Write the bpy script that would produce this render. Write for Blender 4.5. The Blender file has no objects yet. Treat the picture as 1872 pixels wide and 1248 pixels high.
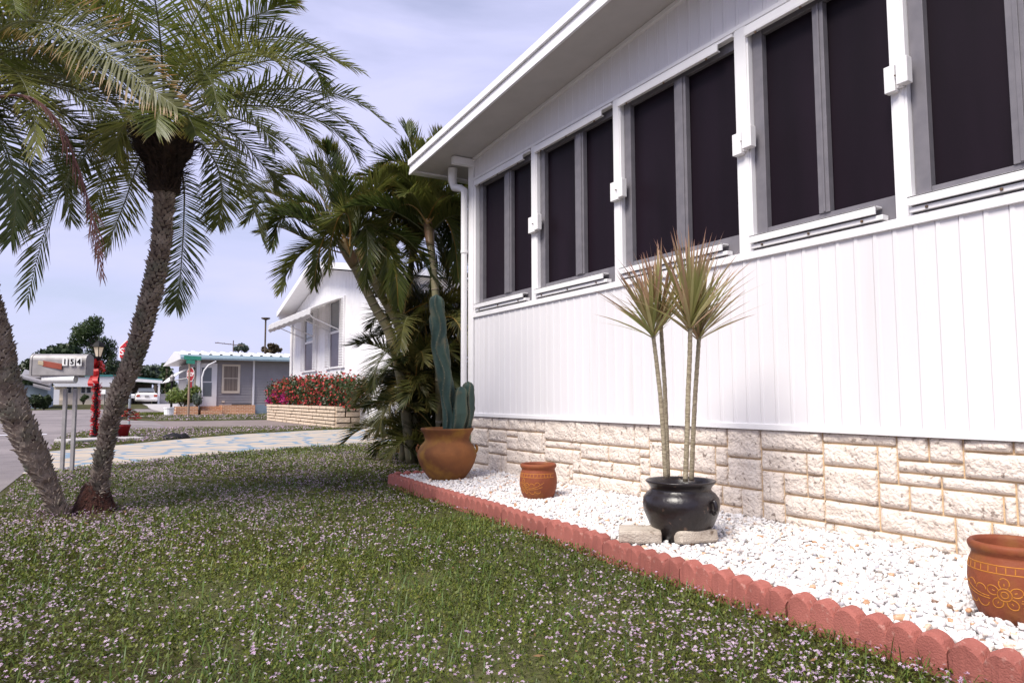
import bpy, bmesh, math, random
import numpy as np
from mathutils import Vector, Matrix
random.seed(7); rng = np.random.default_rng(7)
C = bpy.context.scene.collection
S = bpy.context.scene
R = math.radians
V = Vector

# ------------------------------------------------------------------ camera
CAM = V((0, 0, 0.82)); FPX = 1291.2
_pi, _ro, _ya = 0.0790, -0.0025, 0.5356
FW = V((-math.cos(_ya)*math.cos(_pi), math.sin(_ya)*math.cos(_pi), math.sin(_pi)))
_r = V((math.sin(_ya), math.cos(_ya), 0)); _u = _r.cross(FW)
RT = _r*math.cos(_ro) + _u*math.sin(_ro); UP = -_r*math.sin(_ro) + _u*math.cos(_ro)
cam = bpy.data.cameras.new("camera"); cam.sensor_width = 36; cam.lens = FPX/1872*36
cam.clip_start = 0.05; cam.clip_end = 3000
co = bpy.data.objects.new("camera", cam); C.objects.link(co)
m = Matrix.Identity(4)
for i in range(3):
    m[i][0], m[i][1], m[i][2], m[i][3] = RT[i], UP[i], -FW[i], CAM[i]
co.matrix_world = m; S.camera = co

# ------------------------------------------------------------------ light
SUN_DIR = V((0.24, -0.66, 0.88)).normalized()      # towards the sun
SUN_EL = math.asin(SUN_DIR.z); SUN_ROT = math.atan2(SUN_DIR.x, SUN_DIR.y)
S.view_settings.view_transform = 'Standard'; S.view_settings.look = 'None'
S.view_settings.gamma = 1.0; S.view_settings.exposure = 0.5
w = bpy.data.worlds.new("World"); S.world = w; w.use_nodes = True
nt = w.node_tree; nt.nodes.clear(); N = nt.nodes.new; L = nt.links.new
sky = N('ShaderNodeTexSky'); sky.sky_type = 'NISHITA'; sky.sun_disc = False
sky.sun_elevation = SUN_EL; sky.sun_rotation = SUN_ROT; sky.air_density = 1.0; sky.dust_density = 1.0
tc = N('ShaderNodeTexCoord'); mp = N('ShaderNodeMapping'); mp.inputs['Scale'].default_value = (1.2, 1.2, 5.0)
mp.inputs['Rotation'].default_value = (R(8), R(-6), R(20))
nz = N('ShaderNodeTexNoise'); nz.inputs['Scale'].default_value = 1.7; nz.inputs['Detail'].default_value = 7; nz.inputs['Roughness'].default_value = .52
nz.inputs['Distortion'].default_value = .35
cr = N('ShaderNodeValToRGB')
cr.color_ramp.elements[0].position = .36; cr.color_ramp.elements[0].color = (.52, .52, .52, 1)
cr.color_ramp.elements[1].position = .62; cr.color_ramp.elements[1].color = (.97, .97, .97, 1)
cc = N('ShaderNodeRGB'); cc.outputs[0].default_value = (5.95, 6.0, 8.7, 1)     # thin lavender overcast
mx = N('ShaderNodeMix'); mx.data_type = 'RGBA'
bg = N('ShaderNodeBackground'); bg.inputs['Strength'].default_value = 0.09
ow = N('ShaderNodeOutputWorld')
L(tc.outputs['Generated'], mp.inputs['Vector']); L(mp.outputs[0], nz.inputs['Vector']); L(nz.outputs['Fac'], cr.inputs['Fac'])
L(cr.outputs['Color'], mx.inputs['Factor']); L(sky.outputs[0], mx.inputs['A']); L(cc.outputs[0], mx.inputs['B'])
L(mx.outputs['Result'], bg.inputs['Color']); L(bg.outputs[0], ow.inputs['Surface'])
sl = bpy.data.lights.new("sun", 'SUN'); sl.energy = 4.0; sl.angle = R(26); sl.color = (1.0, .94, .85)
so = bpy.data.objects.new("sun", sl); C.objects.link(so)
so.rotation_euler = (-SUN_DIR).to_track_quat('-Z', 'Y').to_euler(); so.location = (0, 0, 30)

# ------------------------------------------------------------------ measuring helpers (photograph pixel -> place)
def ray(x, y): return FW + RT*((x-936)/FPX) + UP*((624-y)/FPX)
def gnd(x, y, z=0.0):
    d = ray(x, y); return CAM + d*((z-CAM.z)/d.z)
def onY(x, y, Y):
    d = ray(x, y); return CAM + d*(Y/d.y)
def onX(x, y, X):
    d = ray(x, y); return CAM + d*(X/d.x)
def PD(x, y, depth): return CAM + ray(x, y)*depth
def inpx(p, x0, x1, y0, y1):
    d = V(p)-CAM; z = d.dot(FW); x_, y_ = 936+FPX*d.dot(RT)/z, 624-FPX*d.dot(UP)/z
    return x0 < x_ < x1 and y0 < y_ < y1
def zt(X): 
    t = min(1, max(0, (-X-38)/22)); return 0.3*t*t*(3-2*t)

# ------------------------------------------------------------------ object helpers
ORG = {}
def thing(name, loc, label, cat, group=None, kind=None):
    o = bpy.data.objects.new(name, None); C.objects.link(o); o.location = loc; o.empty_display_size = .1
    ORG[o.name] = V(loc); tag(o, label, cat, group, kind); return o
def tag(o, label=None, cat=None, group=None, kind=None):
    if label: o['label'] = label
    if cat: o['category'] = cat
    if group: o['group'] = group
    if kind: o['kind'] = kind
    return o
class MB:
    def __init__(s): s.v = []; s.f = []; s.m = []; s.t = []; s.r = []
    def add(s, vs, fs, mi=0, t=0.0, r=0.5):
        b = len(s.v); s.v.extend([tuple(p) for p in vs]); s.f.extend([tuple(b+i for i in f) for f in fs]); s.m.extend([mi]*len(fs))
        s.t.extend(t if isinstance(t, (list, tuple)) else [t]*len(vs)); s.r.extend([r]*len(vs))
        return s
    def box(s, x0, x1, y0, y1, z0, z1, mi=0):
        if x0 > x1: x0, x1 = x1, x0
        if y0 > y1: y0, y1 = y1, y0
        if z0 > z1: z0, z1 = z1, z0
        return s.add([(x0,y0,z0),(x1,y0,z0),(x1,y1,z0),(x0,y1,z0),(x0,y0,z1),(x1,y0,z1),(x1,y1,z1),(x0,y1,z1)],
              [(0,3,2,1),(4,5,6,7),(0,1,5,4),(1,2,6,5),(2,3,7,6),(3,0,4,7)], mi)
    def obox(s, c, ax, ay, az, mi=0):            # centre and three half axes
        c, ax, ay, az = V(c), V(ax), V(ay), V(az)
        q = [c+ax*i+ay*j+az*k for k in (-1,1) for j in (-1,1) for i in (-1,1)]
        return s.add(q, [(0,2,3,1),(4,5,7,6),(0,1,5,4),(1,3,7,5),(3,2,6,7),(2,0,4,6)], mi)
    def tube(s, pts, rad, n=8, mi=0, caps=True, r=.5):
        pts = [V(p) for p in pts]; k = len(pts)
        if not isinstance(rad, (list, tuple)): rad = [rad]*k
        ref = V((.3, .2, 1)).normalized(); vs = []; fs = []
        for i in range(k):
            T = (pts[min(i+1,k-1)]-pts[max(i-1,0)]).normalized()
            a = T.cross(ref)
            if a.length < .15: a = T.cross(V((1,0,0)))
            a.normalize(); b = T.cross(a)
            for j in range(n):
                t = 2*math.pi*j/n; vs.append(pts[i]+(a*math.cos(t)+b*math.sin(t))*rad[i])
        for i in range(k-1):
            for j in range(n):
                q = (j+1) % n; fs.append((i*n+j, i*n+q, (i+1)*n+q, (i+1)*n+j))
        if caps: fs.append(tuple(reversed(range(n)))); fs.append(tuple((k-1)*n+j for j in range(n)))
        return s.add(vs, fs, mi, 0.0, r)
    def lathe(s, prof, c, n=32, mi=0, caps=False):
        vs = []; fs = []; k = len(prof); c = V(c)
        for (r_, z) in prof:
            for j in range(n):
                t = 2*math.pi*j/n; vs.append((c.x+r_*math.cos(t), c.y+r_*math.sin(t), c.z+z))
        for i in range(k-1):
            for j in range(n):
                q = (j+1) % n; fs.append((i*n+j, i*n+q, (i+1)*n+q, (i+1)*n+j))
        if caps: fs.append(tuple(reversed(range(n)))); fs.append(tuple((k-1)*n+j for j in range(n)))
        return s.add(vs, fs, mi)
    def prism(s, poly, axis, a0, a1, mi=0):      # polygon (2d) extruded along x, y or z
        n = len(poly)
        def p(q, a):
            return {'x': (a, q[0], q[1]), 'y': (q[0], a, q[1]), 'z': (q[0], q[1], a)}[axis]
        vs = [p(q, a0) for q in poly] + [p(q, a1) for q in poly]
        fs = [tuple(range(n)), tuple(reversed(range(n, 2*n)))] + [(i, (i+n), (i+1) % n+n, (i+1) % n) for i in range(n)]
        return s.add(vs, fs, mi)
    def build(s, name, mats, parent=None, smooth=False, bevel=0, origin=None, label=None, fix=True):
        me = bpy.data.meshes.new(name)
        if parent is not None: o0 = ORG[parent.name]
        elif origin is not None: o0 = V(origin)
        else: o0 = V((0,0,0))
        vs = np.array(s.v, dtype=float).reshape(-1, 3) - np.array(o0)
        me.from_pydata(vs.tolist(), [], s.f)
        if not isinstance(mats, (list, tuple)): mats = [mats]
        for q in mats: me.materials.append(q)
        if len(mats) > 1: me.polygons.foreach_set('material_index', s.m)
        a = me.attributes.new('tt', 'FLOAT', 'POINT'); a.data.foreach_set('value', s.t)
        a = me.attributes.new('rnd', 'FLOAT', 'POINT'); a.data.foreach_set('value', s.r)
        if fix:
            bm = bmesh.new(); bm.from_mesh(me); bmesh.ops.recalc_face_normals(bm, faces=bm.faces); bm.to_mesh(me); bm.free()
        if smooth: me.polygons.foreach_set('use_smooth', [True]*len(me.polygons))
        me.update()
        o = bpy.data.objects.new(name, me); C.objects.link(o)
        if parent is not None: o.parent = parent
        else: o.location = o0
        ORG[o.name] = o0
        if bevel:
            b = o.modifiers.new('bevel', 'BEVEL'); b.width = bevel; b.segments = 2; b.limit_method = 'ANGLE'; b.angle_limit = R(40)
        if label: o['label'] = label
        return o
def npmesh(name, verts, faces, mats, tt=None, rnd=None, mi=None, parent=None, smooth=False):
    """big mesh from arrays; faces is an (m,k) int array"""
    me = bpy.data.meshes.new(name); o0 = ORG[parent.name] if parent is not None else V((0,0,0))
    verts = np.asarray(verts, dtype=np.float32) - np.array(o0, dtype=np.float32); faces = np.asarray(faces, dtype=np.int32)
    mF, k = faces.shape
    me.vertices.add(len(verts)); me.vertices.foreach_set('co', verts.ravel())
    me.loops.add(mF*k); me.loops.foreach_set('vertex_index', faces.ravel())
    me.polygons.add(mF); me.polygons.foreach_set('loop_start', np.arange(mF, dtype=np.int32)*k)
    try: me.polygons.foreach_set('loop_total', np.full(mF, k, dtype=np.int32))
    except Exception: pass
    if not isinstance(mats, (list, tuple)): mats = [mats]
    for q in mats: me.materials.append(q)
    if mi is not None: me.polygons.foreach_set('material_index', np.asarray(mi, dtype=np.int32))
    if rnd is not None:
        a = me.attributes.new('rnd', 'FLOAT', 'POINT'); a.data.foreach_set('value', np.asarray(rnd, dtype=np.float32))
    if tt is not None:
        a = me.attributes.new('tt', 'FLOAT', 'POINT'); a.data.foreach_set('value', np.asarray(tt, dtype=np.float32))
    if smooth: me.polygons.foreach_set('use_smooth', np.ones(mF, dtype=bool))
    me.update(calc_edges=True); me.validate()
    o = bpy.data.objects.new(name, me); C.objects.link(o)
    if parent is not None: o.parent = parent
    ORG[o.name] = o0
    return o

# ------------------------------------------------------------------ materials
def mat(name, c1, c2=None, scale=8, rough=.6, bump=0, bscale=None, spec=.4, stretch=(1,1,1), lo=.35, hi=.65, metal=0, detail=5, c3=None, c3scale=2, c3lo=.5, c3hi=.62, bdist=.01, coat=0):
    mt = bpy.data.materials.new(name); mt.use_nodes = True; t = mt.node_tree; nn = t.nodes; lk = t.links.new
    p = nn['Principled BSDF']; p.inputs['Roughness'].default_value = rough; p.inputs['Specular IOR Level'].default_value = spec
    p.inputs['Metallic'].default_value = metal; p.inputs['Coat Weight'].default_value = coat
    p.inputs['Base Color'].default_value = (*c1, 1)
    tcn = nn.new('ShaderNodeTexCoord'); mpn = nn.new('ShaderNodeMapping'); mpn.inputs['Scale'].default_value = stretch
    lk(tcn.outputs['Object'], mpn.inputs['Vector'])
    if c2 is not None:
        n = nn.new('ShaderNodeTexNoise'); n.inputs['Scale'].default_value = scale; n.inputs['Detail'].default_value = detail
        lk(mpn.outputs[0], n.inputs['Vector']); r = nn.new('ShaderNodeValToRGB')
        r.color_ramp.elements[0].position = lo; r.color_ramp.elements[1].position = hi
        r.color_ramp.elements[0].color = (*c1, 1); r.color_ramp.elements[1].color = (*c2, 1)
        lk(n.outputs['Fac'], r.inputs['Fac']); out = r.outputs['Color']
        if c3 is not None:
            n3 = nn.new('ShaderNodeTexNoise'); n3.inputs['Scale'].default_value = c3scale; n3.inputs['Detail'].default_value = 8
            lk(mpn.outputs[0], n3.inputs['Vector'])
            mr = nn.new('ShaderNodeMapRange'); mr.inputs['From Min'].default_value = c3lo; mr.inputs['From Max'].default_value = c3hi
            lk(n3.outputs['Fac'], mr.inputs['Value']); mxn = nn.new('ShaderNodeMix'); mxn.data_type = 'RGBA'
            lk(mr.outputs[0], mxn.inputs['Factor']); lk(out, mxn.inputs['A']); mxn.inputs['B'].default_value = (*c3, 1); out = mxn.outputs['Result']
        lk(out, p.inputs['Base Color'])
    if bump:
        nb = nn.new('ShaderNodeTexNoise'); nb.inputs['Scale'].default_value = bscale or scale*4; nb.inputs['Detail'].default_value = 6
        lk(mpn.outputs[0], nb.inputs['Vector']); b = nn.new('ShaderNodeBump'); b.inputs['Strength'].default_value = bump; b.inputs['Distance'].default_value = bdist
        lk(nb.outputs['Fac'], b.inputs['Height']); lk(b.outputs[0], p.inputs['Normal'])
    return mt
def leaf(name, cols, tip=None, tip0=.6, trans=.35, rough=.45, spec=.4, tcol=None):
    """cols: colour stops picked by the per leaf attribute rnd; tip: colour the leaf takes towards its end"""
    mt = bpy.data.materials.new(name); mt.use_nodes = True; t = mt.node_tree; nn = t.nodes; lk = t.links.new
    p = nn['Principled BSDF']; p.inputs['Roughness'].default_value = rough; p.inputs['Specular IOR Level'].default_value = spec
    a = nn.new('ShaderNodeAttribute'); a.attribute_name = 'rnd'; r = nn.new('ShaderNodeValToRGB'); lk(a.outputs['Fac'], r.inputs['Fac'])
    el = r.color_ramp.elements
    while len(el) < len(cols): el.new(.5)
    for i, cx in enumerate(cols): el[i].position = i/(len(cols)-1); el[i].color = (*cx, 1)
    out = r.outputs['Color']
    if tip:
        b = nn.new('ShaderNodeAttribute'); b.attribute_name = 'tt'; mr = nn.new('ShaderNodeMapRange')
        mr.inputs['From Min'].default_value = tip0; mr.inputs['From Max'].default_value = 1.0; lk(b.outputs['Fac'], mr.inputs['Value'])
        x = nn.new('ShaderNodeMix'); x.data_type = 'RGBA'; lk(mr.outputs[0], x.inputs['Factor']); lk(out, x.inputs['A']); x.inputs['B'].default_value = (*tip, 1)
        out = x.outputs['Result']
    lk(out, p.inputs['Base Color'])
    if trans:
        tr = nn.new('ShaderNodeBsdfTranslucent'); ms = nn.new('ShaderNodeMixShader'); ms.inputs[0].default_value = trans
        lk(out, tr.inputs['Color']); lk(p.outputs[0], ms.inputs[1]); lk(tr.outputs[0], ms.inputs[2]); lk(ms.outputs[0], nn['Material Output'].inputs['Surface'])
    return mt
M = {}
M['white'] = mat('white_paint', (.80,.79,.80), (.74,.73,.74), 3, .35, .05, 60, .4)
M['siding'] = mat('white_siding', (.72,.70,.72), (.66,.645,.665), 1.3, .42, .14, 55, .35, (1,1,.05), bdist=.004, c3=(.62,.60,.60), c3scale=9, c3lo=.58, c3hi=.85)
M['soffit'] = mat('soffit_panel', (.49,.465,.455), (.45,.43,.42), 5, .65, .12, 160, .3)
M['fascia'] = mat('fascia_paint', (.82,.81,.83), (.78,.77,.79), 6, .35)
M['winframe'] = mat('grey_aluminium', (.165,.155,.172), (.135,.128,.145), 14, .5, .03, 90, .5)
M['screen'] = mat('dark_screen', (.0115,.0062,.0115), (.0075,.0042,.0075), 1.6, .5, .12, 700, .13, (3,1,.35))
M['void'] = mat('dark_room', (.006,.005,.007))
M['litter'] = leaf('dry_leaf', [(.16,.09,.04),(.24,.14,.07),(.10,.055,.03)], None, .5, .1, .7, .2)
M['awning'] = leaf('awning_white', [(.74,.73,.73),(.74,.73,.73)], None, .5, .4, .5, .3)
M['screw'] = mat('rusty_screw', (.13,.075,.04), (.07,.05,.04), 40, .6)
M['mortar'] = mat('tan_mortar', (.60,.42,.25), (.50,.35,.21), 14, .9, .5, 120)
M['stone'] = mat('painted_rock_face', (.70,.605,.525), (.75,.665,.59), 9, .8, 1.0, 50, .25, c3=(.30,.24,.20), c3scale=34, c3lo=.60, c3hi=.68, bdist=.02)
M['stonefar'] = mat('cream_rock_face', (.66,.535,.41), (.56,.445,.33), 5, .85, .8, 14, .2, bdist=.03)
M['stonejoint'] = mat('dark_joint', (.06,.05,.04), (.09,.07,.05), 9, .9)
M['gravelbase'] = mat('gravel_bed_base', (.62,.60,.59), (.48,.46,.45), 60, .9, 1, 60)
M['edging'] = mat('red_concrete', (.335,.115,.092), (.25,.082,.066), 7, .85, .55, 170, .25, c3=(.40,.20,.165), c3scale=40, c3lo=.6, c3hi=.72, bdist=.006)
M['tanclay'] = mat('mottled_clay', (.25,.098,.034), (.145,.056,.024), 5, .75, .35, 35, .25, c3=(.28,.14,.03), c3scale=6, c3lo=.5, c3hi=.66)
M['terracotta'] = mat('terracotta', (.235,.062,.024), (.165,.042,.020), 7, .65, .25, 45, .3, c3=(.23,.085,.025), c3scale=9, c3lo=.52, c3hi=.7)
M['yellowline'] = mat('ochre_glaze', (.46,.18,.016), (.38,.14,.014), 30, .6)
M['blackpot'] = mat('black_glaze', (.011,.008,.010), (.018,.013,.012), 6, .30, .25, 40, .5, c3=(.14,.085,.06), c3scale=28, c3lo=.66, c3hi=.74)
M['soil'] = mat('potting_soil', (.035,.022,.015), (.06,.04,.028), 40, .95, 1, 80)
M['concrete'] = mat('rough_concrete', (.50,.44,.37), (.40,.34,.28), 14, .9, .8, 110, .2, c3=(.14,.10,.07), c3scale=20, c3lo=.60, c3hi=.70)
M['cactus'] = mat('cactus_skin', (.050,.088,.070), (.032,.062,.055), 6, .65, .25, 60, .3, c3=(.13,.12,.075), c3scale=7, c3lo=.58, c3hi=.74)
t = M['cactus'].node_tree; nn = t.nodes; lk = t.links.new; p = nn['Principled BSDF']; src = p.inputs['Base Color'].links[0].from_socket
a = nn.new('ShaderNodeAttribute'); a.attribute_name = 'tt'; x = nn.new('ShaderNodeMix'); x.data_type = 'RGBA'; mr = nn.new('ShaderNodeMapRange'); mr.inputs['To Max'].default_value = .42
lk(a.outputs['Fac'], mr.inputs['Value']); lk(mr.outputs[0], x.inputs['Factor']); lk(src, x.inputs['A']); x.inputs['B'].default_value = (.22,.19,.11,1); lk(x.outputs['Result'], p.inputs['Base Color'])
M['spine'] = mat('cactus_spine', (.42,.35,.24))
M['bark'] = mat('palm_fibre', (.07,.045,.036), (.035,.022,.018), 26, .95, 1, 60)
M['scale'] = mat('palm_leaf_scar', (.33,.275,.23), (.16,.12,.098), 13, .9, .7, 60, c3=(.16,.16,.12), c3scale=6, c3lo=.5, c3hi=.7)
M['boot'] = mat('dark_palm_boot', (.022,.014,.012), (.045,.027,.018), 30, .95, 1, 60)
M['rootmass'] = mat('palm_root_mass', (.085,.032,.022), (.035,.016,.012), 50, .98, 1, 90)
M['rachis'] = mat('palm_rachis', (.13,.13,.05), (.09,.10,.04), 9, .5)
M['date'] = leaf('date_palm_leaflet', [(.075,.103,.022),(.135,.160,.032),(.21,.215,.050)], (.28,.19,.04), .72, .38, .42, .5)
M['gold'] = leaf('yellowing_leaflet', [(.095,.10,.018),(.13,.125,.021),(.18,.14,.027)], (.32,.13,.018), .55, .4, .42, .5)
M['dead'] = leaf('dead_leaflet', [(.10,.045,.045),(.14,.065,.06),(.08,.035,.035)], None, .5, .2, .7, .2)
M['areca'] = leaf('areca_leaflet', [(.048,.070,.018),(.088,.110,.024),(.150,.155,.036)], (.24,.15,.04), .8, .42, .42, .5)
M['arecadark'] = leaf('areca_shade_leaflet', [(.030,.043,.012),(.056,.066,.016),(.105,.098,.024)], (.22,.14,.04), .75, .3, .45, .45)  # areca leaflet darkened: shade of the low growth put into its colour
M['cane'] = mat('areca_cane', (.26,.22,.13), (.17,.16,.09), 9, .6, .3, 30)
M['canering'] = mat('areca_cane_ring', (.33,.29,.22), (.22,.18,.12), 9, .7)
M['shaft'] = mat('areca_crownshaft', (.27,.15,.10), (.20,.17,.07), 5, .5)
M['orangestalk'] = mat('areca_stalk', (.34,.17,.035), (.22,.15,.04), 8, .5)
M['dracaena'] = leaf('dracaena_leaf', [(.25,.27,.085),(.38,.345,.15),(.42,.27,.17)], (.50,.27,.21), .58, .35, .4, .45)
M['dstem'] = mat('dracaena_stem', (.42,.36,.25), (.22,.18,.12), 40, .8, .6, 70, stretch=(1,1,3))
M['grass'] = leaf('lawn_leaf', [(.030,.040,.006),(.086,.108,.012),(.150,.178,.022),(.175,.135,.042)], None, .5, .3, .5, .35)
M['blade'] = leaf('grass_blade', [(.055,.105,.018),(.09,.15,.025),(.13,.17,.04)], None, .5, .3, .45, .4)
M['flower'] = leaf('lawn_flower_petal', [(.50,.32,.50),(.62,.46,.61),(.68,.57,.65)], None, .5, .25, .6, .2)
M['ground'] = mat('lawn_ground', (.026,.022,.009), (.055,.048,.017), 3.2, .95, .8, 60, .1, c3=(.090,.092,.038), c3scale=.35, c3lo=.45, c3hi=.6, bdist=.02)
M['mulch'] = mat('brown_mulch', (.06,.028,.018), (.028,.014,.010), 60, .98, 1, 90)
M['asphalt'] = mat('asphalt', (.21,.185,.185), (.165,.145,.148), 3, .9, .5, 160, .2, c3=(.24,.21,.21), c3scale=.5, c3lo=.45, c3hi=.6)
M['pinkroad'] = mat('old_asphalt', (.22,.18,.17), (.18,.15,.145), 1.5, .9, .4, 120, .2)
M['pale'] = mat('pale_concrete', (.44,.41,.40), (.36,.34,.33), 5, .9, .3, 80)
M['line'] = mat('road_paint', (.72,.71,.76))
M['galv'] = mat('galvanised_metal', (.38,.36,.36), (.29,.275,.275), 12, .6, .05, 40, .5, metal=.35)
M['steel'] = mat('grey_steel_post', (.34,.37,.40), (.27,.30,.33), 8, .5, metal=.2)
M['redflag'] = mat('faded_red_flag', (.30,.065,.040), (.24,.05,.03), 14, .6)
M['black'] = mat('black_metal', (.010,.009,.010), None, 5, .6, spec=.15)
M['red'] = mat('sign_red', (.52,.02,.03), (.46,.02,.03), 6, .4)
M['darkred'] = mat('shaded_sign_red', (.30,.015,.02), (.26,.012,.02), 6, .5)  # sign red with shade put into its colour; plain dark red on pot
M['signwhite'] = mat('sign_white', (.78,.78,.78))
M['green'] = mat('sign_green', (.015,.17,.12), (.012,.14,.10), 9, .45)
M['bow'] = mat('red_ribbon', (.45,.006,.008), (.30,.004,.006), 9, .5)
M['tinsel'] = leaf('tinsel', [(.40,.006,.008),(.62,.014,.016),(.16,.003,.004)], None, .5, 0, .25, .9)
M['wood'] = mat('wood_post', (.34,.24,.18), (.26,.18,.13), 8, .8, stretch=(6,6,1))
M['greywall'] = mat('grey_clapboard', (.30,.285,.295), (.27,.255,.265), 2, .6)
M['bluegrey'] = mat('blue_grey_panel', (.25,.31,.37), (.22,.28,.33), 3, .6)
M['brick0'] = mat('orange_brick_plain', (.42,.20,.10), (.34,.15,.075), 4, .85, .4, 12)
M['glass'] = mat('window_glass', (.16,.18,.20), (.11,.12,.14), .8, .12, 0, None, .6)
M['screenglass'] = mat('screened_glass', (.10,.075,.10), (.07,.055,.075), 3, .3)
M['blind'] = mat('tan_blinds', (.26,.21,.17), (.15,.12,.10), 1, .6, stretch=(1,22,.05), lo=.45, hi=.55)
M['lightblue'] = mat('pale_blue_metal', (.50,.66,.72), (.46,.62,.68), 2, .4)
M['teal'] = mat('teal_trim', (.05,.20,.20), None, 5, .5)
M['cream'] = mat('cream_wall', (.66,.58,.47), (.60,.52,.42), 2, .7)
M['carpaint'] = mat('white_car_paint', (.80,.78,.76), None, 5, .15, 0, None, .5, coat=.6)
M['carglass'] = mat('car_glass', (.03,.03,.035), None, 5, .08)
M['tail'] = mat('tail_lamp', (.45,.06,.03), None, 5, .2)
M['tyre'] = mat('tyre_rubber', (.02,.02,.02))
M['hedge'] = leaf('hedge_leaf', [(.020,.040,.012),(.040,.062,.018),(.070,.085,.025)], None, .5, .25)
M['redfl'] = leaf('red_blossom', [(.40,.030,.030),(.50,.10,.07),(.40,.025,.06)], None, .5, .3, .6, .2)
M['magenta'] = leaf('magenta_blossom', [(.36,.01,.15),(.44,.025,.19)], None, .5, .3, .6, .2)
M['bushlight'] = leaf('light_bush_leaf', [(.09,.15,.03),(.16,.21,.05),(.24,.25,.08)], None, .5, .35)
M['treedark'] = leaf('tree_leaf_dark', [(.016,.030,.014),(.030,.050,.020),(.055,.075,.026)], None, .5, .25)
M['treemid'] = leaf('tree_leaf_mid', [(.030,.055,.020),(.055,.085,.028),(.085,.115,.036)], None, .5, .25)
M['treegrey'] = leaf('tree_leaf_grey', [(.07,.10,.075),(.12,.15,.12),(.17,.20,.17)], None, .5, .25)
M['treebrown'] = leaf('tree_leaf_brown', [(.07,.05,.03),(.10,.075,.04),(.12,.10,.05)], None, .5, .25)
M['trunk'] = mat('tree_trunk', (.12,.09,.065), (.08,.06,.045), 6, .9, .6, 20)
mt = bpy.data.materials.new('orange_brick'); mt.use_nodes = True; t = mt.node_tree; nn = t.nodes; lk = t.links.new
p = nn['Principled BSDF']; p.inputs['Roughness'].default_value = .85; tcn = nn.new('ShaderNodeTexCoord'); bt = nn.new('ShaderNodeTexBrick'); mpn = nn.new('ShaderNodeMapping'); mpn.inputs['Rotation'].default_value = (R(90), 0, R(90))
bt.inputs['Scale'].default_value = 1.0; bt.inputs['Brick Width'].default_value = .22; bt.inputs['Row Height'].default_value = .075; bt.inputs['Mortar Size'].default_value = .009
bt.inputs['Color1'].default_value = (.36,.15,.065,1); bt.inputs['Color2'].default_value = (.46,.22,.10,1); bt.inputs['Mortar'].default_value = (.55,.42,.32,1)
sx = nn.new('ShaderNodeSeparateXYZ'); cb = nn.new('ShaderNodeCombineXYZ'); lk(tcn.outputs['Object'], sx.inputs[0]); lk(sx.outputs['Y'], cb.inputs['X']); lk(sx.outputs['Z'], cb.inputs['Y']); lk(cb.outputs[0], bt.inputs['Vector']); lk(bt.outputs['Color'], p.inputs['Base Color'])
M['brick'] = mt
# glowing lantern glass
M['lamp'] = mat('lantern_glass', (.60,.55,.46), None, 5, .3)
p_ = M['lamp'].node_tree.nodes['Principled BSDF']; p_.inputs['Emission Color'].default_value = (1,.72,.35,1); p_.inputs['Emission Strength'].default_value = .12
# painted flagstones: cream stones with blue joints
mt = bpy.data.materials.new('painted_flagstone'); mt.use_nodes = True; t = mt.node_tree; nn = t.nodes; lk = t.links.new
p = nn['Principled BSDF']; p.inputs['Roughness'].default_value = .75
tcn = nn.new('ShaderNodeTexCoord'); wn = nn.new('ShaderNodeTexNoise'); wn.inputs['Scale'].default_value = 1.6; wn.inputs['Detail'].default_value = 3
ad = nn.new('ShaderNodeMix'); ad.data_type = 'RGBA'; ad.blend_type = 'ADD'; ad.inputs['Factor'].default_value = .35
vo = nn.new('ShaderNodeTexVoronoi'); vo.feature = 'DISTANCE_TO_EDGE'; vo.inputs['Scale'].default_value = 1.55
lk(tcn.outputs['Object'], wn.inputs['Vector']); lk(tcn.outputs['Object'], ad.inputs['A']); lk(wn.outputs['Color'], ad.inputs['B']); lk(ad.outputs['Result'], vo.inputs['Vector'])
mr = nn.new('ShaderNodeMapRange'); mr.inputs['From Min'].default_value = .045; mr.inputs['From Max'].default_value = .068; lk(vo.outputs['Distance'], mr.inputs['Value'])
n2 = nn.new('ShaderNodeTexNoise'); n2.inputs['Scale'].default_value = 2.2; n2.inputs['Detail'].default_value = 6; lk(tcn.outputs['Object'], n2.inputs['Vector'])
r2 = nn.new('ShaderNodeValToRGB'); r2.color_ramp.elements[0].position = .35; r2.color_ramp.elements[1].position = .65
r2.color_ramp.elements[0].color = (.37,.305,.23,1); r2.color_ramp.elements[1].color = (.45,.38,.295,1); lk(n2.outputs['Fac'], r2.inputs['Fac'])
x = nn.new('ShaderNodeMix'); x.data_type = 'RGBA'; lk(mr.outputs[0], x.inputs['Factor']); x.inputs['A'].default_value = (.155,.225,.29,1); lk(r2.outputs['Color'], x.inputs['B']); lk(x.outputs['Result'], p.inputs['Base Color'])
M['flag'] = mt
t = M['edging'].node_tree; nn = t.nodes; lk = t.links.new; p = nn['Principled BSDF']; src = p.inputs['Base Color'].links[0].from_socket
oi = nn.new('ShaderNodeObjectInfo'); mr = nn.new('ShaderNodeMapRange'); mr.inputs['To Min'].default_value = .82; mr.inputs['To Max'].default_value = 1.16; lk(oi.outputs['Random'], mr.inputs['Value'])
hv = nn.new('ShaderNodeHueSaturation'); lk(mr.outputs[0], hv.inputs['Value']); lk(src, hv.inputs['Color']); lk(hv.outputs[0], p.inputs['Base Color'])
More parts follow.
